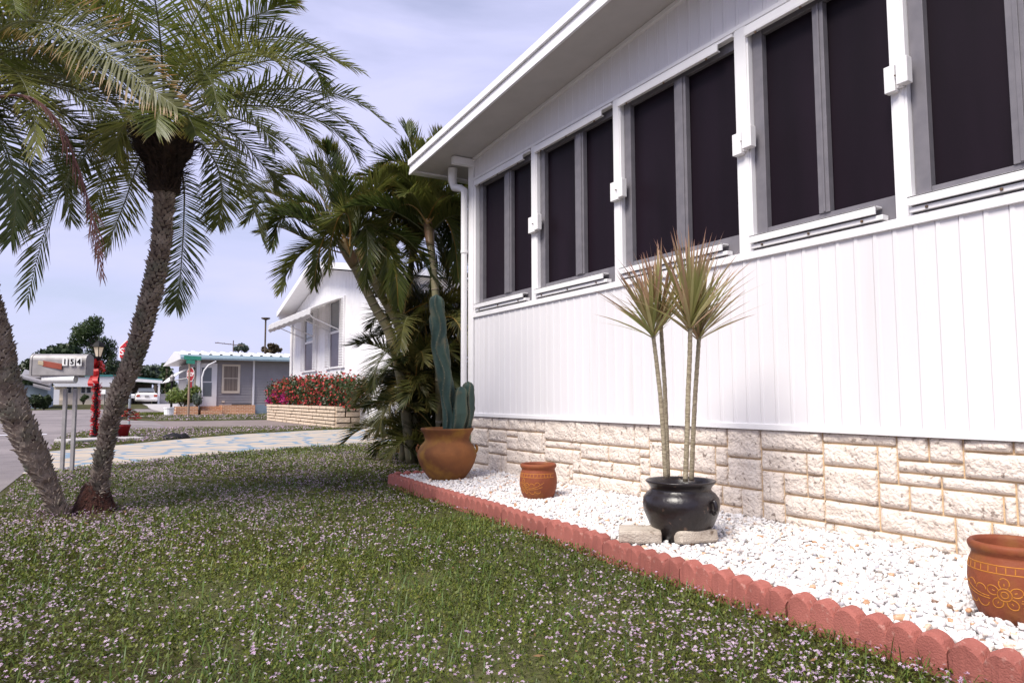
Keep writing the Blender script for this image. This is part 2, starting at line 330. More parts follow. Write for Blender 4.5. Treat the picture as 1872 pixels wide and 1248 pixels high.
# pebbles: white marble with a few tan and grey ones
mt = bpy.data.materials.new('marble_pebble'); mt.use_nodes = True; t = mt.node_tree; nn = t.nodes; lk = t.links.new
p = nn['Principled BSDF']; p.inputs['Roughness'].default_value = .5
a = nn.new('ShaderNodeAttribute'); a.attribute_name = 'rnd'; r = nn.new('ShaderNodeValToRGB'); lk(a.outputs['Fac'], r.inputs['Fac'])
stops = [(0,(.76,.74,.73)),(.55,(.69,.67,.67)),(.75,(.72,.67,.62)),(.86,(.48,.48,.52)),(.955,(.72,.60,.50)),(.990,(.50,.27,.14)),(1,(.20,.13,.10))]
el = r.color_ramp.elements
while len(el) < len(stops): el.new(.5)
for i, (q, cx) in enumerate(stops): el[i].position = q; el[i].color = (*cx, 1)
tcn = nn.new('ShaderNodeTexCoord'); n2 = nn.new('ShaderNodeTexNoise'); n2.inputs['Scale'].default_value = 60; n2.inputs['Detail'].default_value = 5; lk(tcn.outputs['Object'], n2.inputs['Vector'])
mr = nn.new('ShaderNodeMapRange'); mr.inputs['From Min'].default_value = .6; mr.inputs['From Max'].default_value = .75; mr.inputs['To Max'].default_value = .5; lk(n2.outputs['Fac'], mr.inputs['Value'])
x = nn.new('ShaderNodeMix'); x.data_type = 'RGBA'; lk(mr.outputs[0], x.inputs['Factor']); lk(r.outputs['Color'], x.inputs['A']); x.inputs['B'].default_value = (.55,.47,.42,1); lk(x.outputs['Result'], p.inputs['Base Color'])
M['pebble'] = mt

# ================================================================== GROUND
def strip(name, rows, mt, dz, label=None):
    b = MB(); n = len(rows)
    vs = []
    for (X, a, c) in rows: vs += [(X, a, zt(X)+dz), (X, c, zt(X)+dz)]
    b.add(vs, [(2*i, 2*i+1, 2*i+3, 2*i+2) for i in range(n-1)])
    return tag(b.build(name, mt), label, 'ground', None, 'structure')
XS = [60, 20, 0, -20, -38, -40, -42, -44, -46, -48, -50, -52, -54, -56, -58, -60, -100, -300, -1500]
strip('ground', [(X, -1200, 1200) for X in XS], M['ground'], 0, 'green ground under the lawns reaching to the horizon')
def sheet(name, poly, mt, dz, label, cat='road'):
    b = MB(); b.add([(x, y, dz) for x, y in poly], [tuple(range(len(poly)))])
    return tag(b.build(name, mt), label, cat, None, 'structure')
curve_px = [(86,826),(99,810),(115,798),(138,791.5),(159,788.5),(190,786)]
curve = [(gnd(*q).x, gnd(*q).y) for q in curve_px]
sheet('road', [(30,-11),(30,-.68),(-7.8,-.66),(-9.9,-.60),(-12.9,-.56)] + curve[1:] + [(-21.2,1.9),(-28.6,1.9),(-30.6,1.0),(-38,1.0),(-38,-11)], M['asphalt'], .004, 'grey asphalt road passing the lawn at far left')
strip('road_far', [(X, -11, 1.0 if X > -44 else 14) for X in (-38,-40,-42,-43.9,-44.1,-46,-48,-49.5)], M['asphalt'], .004, 'far end of the asphalt road bending right')
sheet('cross_street', [(-21.2,1.9),(-21.0,3.5),(-20.6,5.0),(-20.2,40),(-27.6,40),(-27.6,3.5),(-28.6,1.9)], M['pinkroad'], .005, 'pinkish old asphalt side street behind the grass island')
drv = [(gnd(*q).x, gnd(*q).y) for q in [(40,867),(150,856),(250,846),(400,831),(550,819.5),(700,811)]] + [(-12.6,14),(-19.0,14)] + [(gnd(*q).x, gnd(*q).y) for q in [(690,782.5),(560,787.5),(450,793.5),(320,804),(200,815.5),(86,826)]]
sheet('driveway', drv, M['flag'], .008, 'cream painted flagstone driveway with blue joints', 'driveway')
sheet('stop_line', [(-19.6,-.85),(-19.3,-.85),(-19.5,-5.5),(-19.8,-5.5)], M['line'], .010, 'white stop line painted across the road', 'marking')
strip('sidewalk', [(-36.3, 1.6, 9.5), (-37.2, 1.6, 9.5)], M['pale'], .006, 'pale concrete path in front of the grey house')
strip('far_driveway', [(-44.2, 3.4, 9.5), (-48, 3.2, 8.2), (-52, 3.2, 7.8), (-56, 3.4, 8.4), (-60, 3.5, 8.8), (-78, 4.2, 10.6)], M['pale'], .008, 'pale driveway leading into the far carport')
b = MB()
for i in range(15):
    b.add([(-5.95+.55*math.cos(i/15*6.283)*(.8+.3*random.random())-.05, -.03+.36*math.sin(i/15*6.283)*(.8+.3*random.random()), .009)], [])
b.f = [tuple(range(15))]; b.m = [0]
tag(b.build('bare_soil', M['mulch']), 'brown bare soil patch round the two palm bases', 'soil', None, 'structure')

# ---- edging line of the gravel bed
EDGE = [(-6.32,2.42),(-5.5,2.40),(-4.4,2.355),(-3.5,2.31),(-2.9,2.27),(-2.2,2.24),(-1.5,2.21),(-.6,2.20),(1.4,2.2)]
EX = np.array([q[0] for q in EDGE]); EY = np.array([q[1] for q in EDGE])
def edgeY(X): return np.interp(X, EX, EY)
def gravz(Y): return .085 + .035*np.clip((Y-2.35)/.9, 0, 1)
gp = [(x, y+.0) for x, y in EDGE] + [(1.4,3.32),(-6.32,3.32)]
b = MB(); pts = []
for x, y in EDGE: pts += [(x, y+.03, .075), (x, 3.33, .105)]
b.add(pts, [(2*i, 2*i+1, 2*i+3, 2*i+2) for i in range(len(EDGE)-1)])
tag(b.build('gravel_bed', M['gravelbase']), 'bed under the white gravel along the house', 'gravel', None, 'structure')
def visible(Pn, margin=.18):
    d = Pn - np.array(CAM); z = d @ np.array(FW); xx = d @ np.array(RT); yy = d @ np.array(UP)
    sx = xx/np.maximum(z, .01)*FPX/936; sy = yy/np.maximum(z, .01)*FPX/624
    return (z > .3) & (np.abs(sx) < 1+margin) & (np.abs(sy) < 1+margin), z
def icos(sub):
    bm = bmesh.new(); bmesh.ops.create_icosphere(bm, subdivisions=sub, radius=1); v = np.array([q.co[:] for q in bm.verts]); f = np.array([[q.index for q in fc.verts] for fc in bm.faces]); bm.free(); return v, f
iv, if_ = icos(2)
n = 36000
X = rng.uniform(-6.25, .6, n); Y = rng.uniform(2.2, 3.3, n)
ok = (Y > edgeY(X)+.055)
Pn = np.stack([X, Y, gravz(Y)+rng.uniform(-.012, .012, n)], 1)[ok]
vis, dz_ = visible(Pn, .25); Pn = Pn[vis]; n = len(Pn)
sz = rng.uniform(.0072, .0150, n)*(1+.5*(rng.random(n) < .1))
bases = []
for k in range(14):
    q = iv*(1+.28*np.sin(iv @ rng.normal(0,2.2,(3,3)) + rng.uniform(0,6,3)).sum(1, keepdims=True)/2.2)
    q = np.clip(q, -rng.uniform(.6,.95,3), rng.uniform(.6,.95,3)); bases.append(q)
bases = np.array(bases)
kk = rng.integers(0, 14, n); ang = rng.uniform(0, 6.283, n); ca, sa = np.cos(ang), np.sin(ang)
sc3 = np.stack([sz*rng.uniform(.9,1.5,n), sz*rng.uniform(.7,1.1,n), sz*rng.uniform(.55,.85,n)], 1)
q = bases[kk]*sc3[:,None,:]
tl = rng.normal(0,.35,n); q[:,:,2] += q[:,:,0]*tl[:,None]
qx = q[:,:,0]*ca[:,None]-q[:,:,1]*sa[:,None]; qy = q[:,:,0]*sa[:,None]+q[:,:,1]*ca[:,None]
q = np.stack([qx, qy, q[:,:,2]], 2) + Pn[:,None,:]
nv = len(iv); F = (if_[None]+(np.arange(n)*nv)[:,None,None]).reshape(-1,3)
o = npmesh('gravel', q.reshape(-1,3), F, M['pebble'], rnd=np.repeat(rng.random(n), nv))
tag(o, 'white marble pebbles covering the bed beside the house wall', 'gravel', None, 'stuff')

# ---- scalloped edging blocks
SP = .0935; NSC = 6
def block_mesh(seed):
    rr = random.Random(seed); b = MB(); U = NSC*8+1; vs = []; rows = 8
    for i in range(U):
        u = i/8.0; ph = (u % 1.0); c = math.sin(math.pi*ph) if i % 8 else 0.0
        c = max(c, 0)**.62
        x = u*SP - NSC*SP/2; zt_ = .080+.039*c; yf = -.031-.005*c
        vs += [(x,yf,-.05),(x,yf,zt_-.010),(x,yf+.004,zt_-.003),(x,yf+.012,zt_),(x,.018,zt_+.001),(x,.026,zt_-.003),(x,.030,zt_-.010),(x,.030,-.05)]
    fs = [(i*rows+j, (i+1)*rows+j, (i+1)*rows+j+1, i*rows+j+1) for i in range(U-1) for j in range(rows-1)]
    fs += [tuple(range(rows)), tuple(reversed([(U-1)*rows+j for j in range(rows)]))]
    b.add(vs, fs); return b
proto = block_mesh(1).build('edging_block', M['edging'], origin=(0,0,0))
EDM = [proto.data]
for k_ in range(3):
    me_ = proto.data.copy(); co_ = np.empty(len(me_.vertices)*3, dtype=np.float32); me_.vertices.foreach_get('co', co_); co_ = co_.reshape(-1,3)
    co_ += rng.normal(0, .0011, co_.shape).astype(np.float32); cx_ = rng.uniform(-.25, .25, 2)
    for q_ in cx_: co_[:,2] -= np.where((np.abs(co_[:,0]-q_) < .02) & (co_[:,2] > .06) & (co_[:,1] < -.005), .005, 0)
    me_.vertices.foreach_set('co', co_.ravel()); me_.update(); EDM.append(me_)
BL = SP*NSC+.008
x = -6.30; k = 0
names = ['corner scalloped red edging block at the bend below the clay pot', 'scalloped red edging block in front of the cactus pot, left of centre', 'scalloped red edging block between cactus pot and small terracotta pot',
 'scalloped red edging block left of the small terracotta pot', 'scalloped red edging block directly in front of small terracotta pot', 'scalloped red edging block just left of the black pot bricks',
 'scalloped red edging block in front of the black pot and bricks', 'scalloped red edging block between black pot and flowered pot', 'nearest whole scalloped red edging block, left of the flowered pot', 'scalloped red edging block at the lower right photo corner', 'edging block beyond the lower right corner']
while x < 0.3:
    o = proto if k == 0 else proto.copy()
    if k: C.objects.link(o)
    x1 = x+BL; y0, y1 = float(edgeY(x)), float(edgeY(x1))
    o.data = EDM[k % 4]; o.location = ((x+x1)/2, (y0+y1)/2, random.uniform(-.007,.006)); o.rotation_euler = (R(random.uniform(-3.5,3.5)), R(random.uniform(-.8,.8)), math.atan2(y1-y0, x1-x)+R(random.uniform(-.7,.7)))
    tag(o, names[min(k, len(names)-1)], 'edging block', 'scalloped edging blocks along the gravel bed')
    x = x1; k += 1
o = proto.copy(); C.objects.link(o); o.location = (-6.31, 2.42+BL/2+.03, .012); o.rotation_euler = (0, 0, R(-90))
tag(o, 'scalloped red edging block turning back behind the clay pot', 'edging block', 'scalloped edging blocks along the gravel bed')

# ================================================================== MAIN HOUSE
H0 = (-6.42, 3.3, 0)
house = thing('mobile_home', H0, 'large white mobile home with dark screened windows and rock-faced skirt', 'house')
WX0, WX1 = -6.42, 2.2
ZS, ZD, ZH = .637, 1.625, 3.06
def soffz(X): return 3.276 + .0687*(X+6.24)
PITCH = .1016
def siding(b, z0, z1f, x0, x1, y):
    """vertical ribbed sheet; z1f(x) is the top edge"""
    prof = [(0,0),(.0755,-.0004),(.0775,.005),(.0795,.005),(.082,-.004),(.098,-.004),(.1016,0)]
    xs = []; k = 0
    while x0+k*PITCH < x1:
        for (u, d) in prof[:-1]: xs.append((x0+k*PITCH+u, y+d))
        k += 1
    xs = [q for q in xs if q[0] <= x1]
    vs = []
    for (xx, yy) in xs: vs += [(xx, yy, z0), (xx, yy, z1f(xx))]
    b.add(vs, [(2*i, 2*i+2, 2*i+3, 2*i+1) for i in range(len(xs)-1)])
b = MB(); siding(b, ZS, lambda x: ZD, WX0+.12, WX1, 3.30); siding(b, ZH, lambda x: soffz(x)+.01, WX0+.12, WX1, 3.30)
b.build('siding', M['siding'], house, fix=False)
b = MB()   # hidden core of the front wall, side wall and back
b.box(WX0+.01, WX1, 3.40, 3.46, -.05, 3.2); b.box(WX0+.004, WX0+.06, 3.33, 14, .60, 3.24); b.box(WX0+.03, WX0+.09, 3.32, 14, -.05, .60); b.box(WX1-.05, WX1, 3.4, 14, -.05, 3.6); b.box(WX0+.06, WX1, 13.9, 14, -.05, 3.3)
b.build('wall', M['siding'], house)
b = MB()   # white trim
b.box(WX0+.115, WX1, 3.285, 3.31, ZS-.004, ZS+.030); b.box(WX0+.115, WX1, 3.282, 3.335, ZD-.002, 1.668)
b.box(WX0+.115, WX1, 3.283, 3.335, ZH-.022, ZH+.004)
b.box(WX0, WX0+.115, 3.284, 3.40, ZS-.006, 3.27)
b.box(WX0+.118, WX0+.160, 3.288, 3.34, 1.668, 3.04)
b.build('trim', M['white'], house, bevel=.003)
b = MB(); vs = []
for (x_) in (WX0+.11, WX1): vs += [(x_, 3.270, soffz(x_)-.030), (x_, 3.270, soffz(x_)-.002), (x_, 3.305, soffz(x_)-.030), (x_, 3.305, soffz(x_)-.002)]
b.add(vs, [(0,4,5,1),(0,2,6,4),(0,1,3,2),(4,6,7,5)]); b.build('soffit_trim', M['white'], house)
# roof: soffit, fascia (two steps), top
RX0, FY = -6.97, 2.875
b = MB(); xr = WX1
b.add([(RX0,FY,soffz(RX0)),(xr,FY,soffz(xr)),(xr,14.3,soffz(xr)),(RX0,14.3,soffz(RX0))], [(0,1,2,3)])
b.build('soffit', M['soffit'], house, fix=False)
b = MB()
def slope_bar(y0, y1, a, c):
    b.add([(RX0-.01,y0,soffz(RX0)+a),(xr,y0,soffz(xr)+a),(xr,y1,soffz(xr)+a),(RX0-.01,y1,soffz(RX0)+a),(RX0-.01,y0,soffz(RX0)+c),(xr,y0,soffz(xr)+c),(xr,y1,soffz(xr)+c),(RX0-.01,y1,soffz(RX0)+c)],
      [(0,3,2,1),(4,5,6,7),(0,1,5,4),(1,2,6,5),(2,3,7,6),(3,0,4,7)])
slope_bar(FY-.022, FY-.001, -.012, .020); slope_bar(FY-.016, FY-.001, .020, .052); slope_bar(FY-.012, FY-.001, .052, .084); slope_bar(FY-.006, FY-.001, .084, .092); slope_bar(FY-.034, FY+.03, .092, .150)
b.build('fascia', M['fascia'], house)
b = MB(); slope_bar(FY+.03, 14.3, .120, .145); b.build('roof', M['white'], house)
b = MB()   # side gutter running back along the left eave
b.prism([(-6.975,3.232),(-6.975,3.36),(-6.93,3.36),(-6.93,3.262),(-6.86,3.262),(-6.86,3.215),(-6.96,3.215)], 'y', FY+.002, 14.2); b.build('gutter', M['white'], house)
b = MB(); b.box(-6.36, -6.30, 3.06, 3.31, 3.185, 3.262); b.build('eave_bracket', M['white'], house, bevel=.004)
b = MB(); b.tube([(-6.62,3.20,3.24),(-6.62,3.20,3.10),(-6.60,3.215,3.03),(-6.50,3.235,3.00),(-6.43,3.245,2.96),(-6.43,3.245,2.86),(-6.43,3.245,2.30)], [.050,.046,.042,.040,.036,.034,.034], 12)
b.tube([(-6.43,3.245,2.31),(-6.43,3.245,.06)], .031, 12); b.tube([(-6.43,3.245,2.325),(-6.43,3.245,2.30)], .037, 12)
b.build('downspout', M['white'], house, smooth=True).modifiers.new('es','EDGE_SPLIT').split_angle = R(40)
# stone skirt: random ashlar, rough faces
b = MB(); b.box(WX0+.03, WX1, 3.3235, 3.42, -.02, ZS-.002); b.build('skirt_mortar', M['mortar'], house)
rs = random.Random(11)
UX, UZ = .05, .0585; NX, NZ = int((WX1-WX0-.03)/UX), 11
occ = [[False]*NX for _ in range(NZ)]
sv = []; sf = []; 
def fbm(P):
    v = np.zeros(len(P)); 
    for (fq, am) in ((14,.5),(31,.35),(67,.25)):
        for s_ in range(3):
            k_ = fbm.K[fq][s_]; v += am/3*np.abs(np.sin(P @ k_*fq + s_*2.1))
    return v
fbm.K = {fq: [rng.normal(0,.75,2) for _ in range(3)] for fq in (14,31,67)}
nvtot = 0
for i in range(NZ-1, -1, -1):
    for j in range(NX):
        if occ[i][j]: continue
        hmax = rs.choice([1,2,2,2,3,3]); wmax = rs.choice([3,4,5,6,7,8,9]) if hmax > 1 else rs.choice([4,6,8,10])
        wd = 0
        while j+wd < NX and wd < wmax and not occ[i][j+wd]: wd += 1
        if 0 < wmax-wd and wd < 2 and False: pass
        h = 1
        while h < hmax and i-h >= 0 and all(not occ[i-h][j+q] for q in range(wd)): h += 1
        for a_ in range(h):
            for q in range(wd): occ[i-a_][j+q] = True
        g = .0050
        xa, xb = WX0+.03+j*UX+g, WX0+.03+(j+wd)*UX-g; zb, za = -.006+(i+1)*UZ-g, -.006+(i-h+1)*UZ+g
        if i == NZ-1: zb = ZS-.004
        if xb-xa < .02: continue
        nx, nz_ = max(2, int((xb-xa)/.012)), max(2, int((zb-za)/.012))
        gx, gz = np.meshgrid(np.linspace(xa,xb,nx+1), np.linspace(za,zb,nz_+1))
        Pq = np.stack([gx.ravel(), gz.ravel()], 1); off = rs.uniform(0,50)
        ed = np.minimum(np.minimum(Pq[:,0]-xa, xb-Pq[:,0]), np.minimum(Pq[:,1]-za, zb-Pq[:,1]))
        prot = rs.uniform(.004,.012) + np.clip(ed/.014, 0, 1)*.006 + (fbm(Pq+off)-.5)*.024
        border = ed < 1e-6
        yy = np.where(border, 3.321-np.clip(prot*.35, 0, .008), 3.322-np.clip(prot, .0, .03))
        v = np.stack([Pq[:,0], yy, Pq[:,1]], 1)
        idx = (np.arange(nx*nz_)//nx)*(nx+1)+np.arange(nx*nz_) % nx + nvtot
        sf.append(np.stack([idx, idx+1, idx+nx+2, idx+nx+1], 1)); sv.append(v); nvtot += len(v)
        # return faces to the mortar
        lp = [k_ for k_ in range(nx+1)] + [k_*(nx+1)+nx for k_ in range(1,nz_+1)] + [nz_*(nx+1)+k_ for k_ in range(nx-1,-1,-1)] + [k_*(nx+1) for k_ in range(nz_-1,0,-1)]
        bk = v[lp].copy(); bk[:,1] = 3.342; base = nvtot; sv.append(bk); nvtot += len(bk); start = base-len(v)
        l_ = len(lp); A = np.array(lp)+start; B = np.arange(l_)+base
        sf.append(np.stack([np.roll(A,-1), A, B, np.roll(B,-1)], 1))
npmesh('stone_skirt', np.concatenate(sv), np.concatenate(sf), M['stone'], parent=house)
# windows
POSTS = [(-6.30,-6.24), (-5.205,-5.108), (-4.052,-3.963), (-2.882,-2.776), (-1.926,-1.847), (-.98,-.90), (0,.08)]
MULL = [(-5.73,-5.60), (-4.58,-4.465), (-3.43,-3.325), (-2.36,-2.295), (-1.428,-1.355), (-.45,-.38)]
for k in range(1, len(POSTS)):
    a, c = POSTS[k]; b = MB(); b.box(a, c, 3.290, 3.40, 1.668, ZH-.022); b.box(a+.012, c-.012, 3.284, 3.291, 1.668, ZH-.022)
    b.build('post', M['white'], house, bevel=.003)
GF = .048
for k in range(6):
    a, c = POSTS[k][1], POSTS[k+1][0]
    b = MB(); z0, z1 = 1.672, ZH-.026
    gl = .075
    b.box(a+.003, a+gl, 3.322, 3.362, z0, z1); b.box(c-.020, c-.003, 3.338, 3.362, z0, z1)
    b.box(a+gl, c-.020, 3.326, 3.362, z0, 1.795); b.box(a+gl, c-.020, 3.330, 3.362, 2.955, z1)
    win = b.build('window', M['winframe'], house, bevel=.002)
    b = MB(); m0, m1 = MULL[k]; b.box(m0, m1, 3.318, 3.358, 1.796, 2.954); b.box(m0+.03, m1-.022, 3.310, 3.319, 1.80, 2.95); b.build('mullion', M['winframe'], win, bevel=.002)
    b = MB(); b.box(a+gl-.004, c-.016, 3.364, 3.370, 1.78, 2.97); b.build('screen', M['screen'], win)
    # storm panel tracks with screws, below and above
    for (zl, zh_, yf) in ((1.700, 1.752, 3.256), (2.960, 3.008, 3.262)):
        b = MB(); e = c-.10*(c-a)
        b.box(a-.004, e, yf, yf+.012, zl+.008, zh_); b.box(a-.004, e, yf, 3.320, zh_-.008, zh_) if zl < 2 else b.box(a-.004, e, yf, 3.290, zl, zl+.008)
        b.box(a-.004, e+.03, 3.272, 3.320, zl-.022, zl+.002) if zl < 2 else b.box(a-.004, c, 3.274, 3.320, zh_, zh_+.018)
        nb = 3
        for q in range(nb):
            xs_ = a+(e-a)*(.10+.40*q)
            b.lathe([(.0,.0),(.008,.0),(.008,.004)], (0,0,0), 8, 1) if False else b.box(xs_-.006, xs_+.006, 3.264, 3.273, zl-.016, zl-.004, 1)
        b.build('storm_track', [M['white'], M['screw']], house, bevel=.002)
# storm panel clips on the posts
for (x0,y0,x1,y1,two) in [(967,395,986,424,0),(1117,331,1141,365,0),(1341,236,1377,283,1),(1618,112,1663,168,1)]:
    p0 = onY((x0+x1)/2, (y0+y1)/2, 3.26); hw = (onY(x1,(y0+y1)/2,3.25).x-onY(x0,(y0+y1)/2,3.25).x)/2; hz = .07
    b = MB(); cx, cz = p0.x, p0.z
    if two:
        b.box(cx-hw, cx-.006, 3.245, 3.284, cz-hz, cz+hz*.86); b.box(cx+.004, cx+hw, 3.238, 3.284, cz-hz*.7, cz+hz*1.1); b.box(cx-.02, cx+.02, 3.262, 3.284, cz-hz*.8, cz+hz*.8)
    else:
        b.box(cx-hw, cx+hw*.3, 3.250, 3.284, cz-hz, cz+hz); b.box(cx+hw*.3, cx+hw, 3.240, 3.284, cz-hz*.9, cz+hz*1.02)
    b.box(cx-.004, cx+.004, 3.236, 3.25, cz-.004, cz+.004, 1)
    b.build('storm_clip', [M['white'], M['screw']], house, bevel=.003)

# ================================================================== POTS, CACTUS, DRACAENA
def lug(b, c, ang, r, z, s=.03):
    """small ear handle on a pot: a short arc standing out from the wall"""
    pts = []
    for k in range(7):
        a = -1.2+2.4*k/6; pts.append((c[0]+math.cos(ang)*(r+s*math.cos(a)*.8), c[1]+math.sin(ang)*(r+s*math.cos(a)*.8), c[2]+z+s*math.sin(a)))
    b.tube(pts, s*.34, 7)
CB = (-5.724, 2.725, .085)
t = thing('clay_pot', CB, 'large mottled tan clay pot with two ear handles holding the cactus', 'pot')
prof = [(0,0),(.125,0),(.150,.02),(.205,.09),(.243,.16),(.262,.225),(.258,.265),(.235,.315),(.205,.345),(.195,.362),(.198,.385),(.212,.42),(.232,.452),(.236,.462),(.230,.468),(.218,.466),(.205,.44),(.188,.40),(.185,.37)]
b = MB(); b.lathe(prof, CB, 48)
b.build('pot_body', M['tanclay'], t, smooth=True)
va = math.atan2(RT.y, RT.x)
for s_ in (va, va+math.pi):
    b = MB(); lug(b, CB, s_, .238, .285, .036); b.build('handle', M['tanclay'], t, smooth=True)
b = MB(); b.lathe([(0,.405),(.196,.40)], CB, 32); b.build('soil', M['soil'], t)
def flat_to_pot(c, base_ang, r_of_z, u, v, off=.002):
    r_ = r_of_z(v); a = base_ang + u/r_; return V((c[0]+math.cos(a)*(r_+off), c[1]+math.sin(a)*(r_+off), c[2]+v))
def terracotta_pot(C0, label, H_, RM, flower_ang, spray):
    t = thing('terracotta_pot', C0, label, 'pot')
    S_ = H_/.275
    prof = [(0,0),(.088,0),(.100,.012),(.118,.055),(.130,.105),(.1325,.140),(.130,.175),(.124,.205),(.118,.222),(.116,.232),(.124,.240),(.128,.252),(.127,.262),(.120,.270),(.112,.268),(.108,.255),(.108,.225),(.105,.12)]
    prof = [(r_*RM/.1325, z*S_) for r_, z in prof]
    b = MB(); b.lathe(prof, C0, 56); b.build('pot_body', M['terracotta'], t, smooth=True)
    zs = [z for _, z in prof[:9]]; rs_ = [r_ for r_, _ in prof[:9]]
    rz = lambda z: float(np.interp(z, zs, rs_))
    b = MB(); tw = .0022*S_
    def stroke(pts): b.tube([flat_to_pot(C0, flower_ang, rz, u*S_, v*S_, -.0009) for u, v in pts], tw, 5, 0, False)
    def ell(cu, cv, ru, rv, rot=0, a0=0, a1=2*math.pi, n=18):
        q = []
        for k in range(n+1):
            a = a0+(a1-a0)*k/n; x_, y_ = ru*math.cos(a), rv*math.sin(a)
            q.append((cu+x_*math.cos(rot)-y_*math.sin(rot), cv+x_*math.sin(rot)+y_*math.cos(rot)))
        stroke(q)
    fz = .112; fr = .021
    ell(0, fz, fr, fr); ell(0, fz, fr*.5, fr*.5)
    for k in range(5):
        a = math.pi/2+k*2*math.pi/5; ell(math.cos(a)*fr*1.72, fz+math.sin(a)*fr*1.72, fr*.85, fr*.72, a, -2.5, 2.5)
        stroke([(math.cos(a)*fr*1.4, fz+math.sin(a)*fr*1.4), (math.cos(a)*fr*1.8, fz+math.sin(a)*fr*1.8)])
    for s_ in (1, -1):
        stroke([(s_*(.046+.02*k), fz-.012+.010*(k*.35)**2) for k in range(7)]); stroke([(s_*(.044+.018*k), fz-.020+.006*(k*.3)**2) for k in range(7)])
        for q in range(2):
            ell(s_*(.075+.042*q), fz+.008+.008*q, .018, .016, 0, 0 if s_ > 0 else 0, math.pi); ell(s_*(.070+.042*q), fz-.032+.004*q, .020, .018, 0, math.pi, 2*math.pi)
    band = [.178, .203]
    for v in band: stroke([(-.25+.5*k/60*1.0, v) for k in range(61)])
    for k in range(-8, 9): stroke([(k*.0265+.006, .181), (k*.0265+.006, .200)])
    b.build('painted_flower', M['yellowline'], t, smooth=True)
    b = MB(); b.lathe([(0,.16*S_),(rs_[4]*.82,.16*S_)], C0, 24); b.build('soil', M['soil'], t)
def ang_to_cam(c): return math.atan2(CAM.y-c[1], CAM.x-c[0])
c1 = gnd(983, 916, .09); c1 = (c1.x-.045, c1.y+.035, .088)
terracotta_pot(c1, 'small terracotta pot with ochre flower on gravel between cactus and black pot', .268, .134, ang_to_cam(c1)+R(-52), True)
c2 = gnd(1846, 1140, .09); c2 = (c2.x-.01, c2.y+.065, .085)
terracotta_pot(c2, 'terracotta pot with big ochre flower cut by the right photo edge', .264, .131, ang_to_cam(c2)+R(-12), True)
KB = (-2.70, 2.60, .08)
t = thing('black_pot', KB, 'black glazed belly pot with flared rim holding the tall dracaena', 'pot')
prof = [(0,0),(.085,0),(.098,.01),(.128,.05),(.162,.105),(.187,.165),(.193,.20),(.188,.232),(.172,.255),(.154,.268),(.150,.278),(.156,.292),(.172,.308),(.177,.316),(.172,.320),(.160,.316),(.146,.296),(.140,.275)]
b = MB(); b.lathe(prof, KB, 56); b.build('pot_body', M['blackpot'], t, smooth=True)
ka = ang_to_cam(KB)
for dA in (R(52), R(52)+math.pi):
    b = MB(); lug(b, KB, ka+dA, .184, .205, .034); b.build('handle', M['blackpot'], t, smooth=True)
b = MB(); b.lathe([(0,.288),(.149,.283)], KB, 32); b.build('soil', M['soil'], t)
# concrete pieces against the black pot
def brick(c, yaw, lx, ly, lz, label, tilt=0):
    b = MB(); b.obox((0,0,0), (lx/2,0,0), (0,ly/2,0), (0,0,lz/2)); 
    o = b.build('concrete_brick', M['concrete'], bevel=.012, origin=(0,0,0)); o.location = c; o.rotation_euler = (R(tilt), 0, yaw); tag(o, label, 'brick', 'concrete bricks propping the black pot')
q1 = gnd(1178, 985, .11); q2 = gnd(1275, 988, .11)
brick((q1.x-.01, q1.y-.02, .135), R(50), .21, .15, .062, 'rough concrete brick on the gravel at left foot of black pot', 3)
brick((q2.x+.02, q2.y-.03, .138), R(76), .21, .075, .062, 'narrow concrete brick leaning at the right foot of black pot', -8)
# cactus: twisted ribs
def cactus_col(t, base, pts, rads, ribs, amp, wav, name='stem', ph0=0):
    b = MB(); n = ribs*12; k = len(pts); vs = []; fs = []; spn = []; tts = []
    P_ = [V(p) for p in pts]; cum = [0]
    for i in range(1, k): cum.append(cum[-1]+(P_[i]-P_[i-1]).length)
    NZ_ = 46; Lt = cum[-1]
    for i in range(NZ_+1):
        s = Lt*i/NZ_; j = max(0, min(k-2, next((q for q in range(k-1) if cum[q+1] >= s-1e-9), k-2))); f = (s-cum[j])/max(1e-6, cum[j+1]-cum[j])
        c = P_[j].lerp(P_[j+1], f); r_ = rads[j]*(1-f)+rads[j+1]*f
        e = (Lt-s)/ (r_+1e-6)
        if s > Lt-rads[-1]*1.0: r_ = r_*math.sqrt(max(0.0, 1-((s-(Lt-rads[-1]))/rads[-1])**2))+.001
        tw = ph0+wav*math.sin(s*15.0)+.6*s
        for q in range(n):
            a = 2*math.pi*q/n; sn = abs(math.sin(ribs/2*(a-tw))); rr = r_*(1-amp*sn**.75); tts.append(max(0, 1-sn*2.6))
            vs.append((c.x+rr*math.cos(a), c.y+rr*math.sin(a), c.z))
        if i % 2 == 0 and r_ > .02:
            for q in range(ribs):
                a = tw+q*2*math.pi/ribs; spn.append((V((c.x+r_*math.cos(a), c.y+r_*math.sin(a), c.z)), a))
    for i in range(NZ_):
        for q in range(n): fs.append((i*n+q, i*n+(q+1) % n, (i+1)*n+(q+1) % n, (i+1)*n+q))
    fs.append(tuple(NZ_*n+q for q in range(n)))
    b.add(vs, fs, 0, tts); st = b.build(name, M['cactus'], t, smooth=True)
    b = MB()
    for p, a in spn:
        for d in (-.5, 0, .5):
            e = p+V((math.cos(a+d), math.sin(a+d), random.uniform(-.4,.5)))*.015; s_ = V((-math.sin(a), math.cos(a), 0))*.0018
            b.add([p+s_, p-s_, e], [(0,1,2)])
    b.build('spines', M['spine'], st, fix=False)
t = thing('cactus', (CB[0], CB[1], CB[2]+.40), 'tall blue-green column cactus with wavy ribs growing in the clay pot', 'cactus')
D0 = 6.23
def cp(x, y, d=0): return PD(x, y, D0+d)
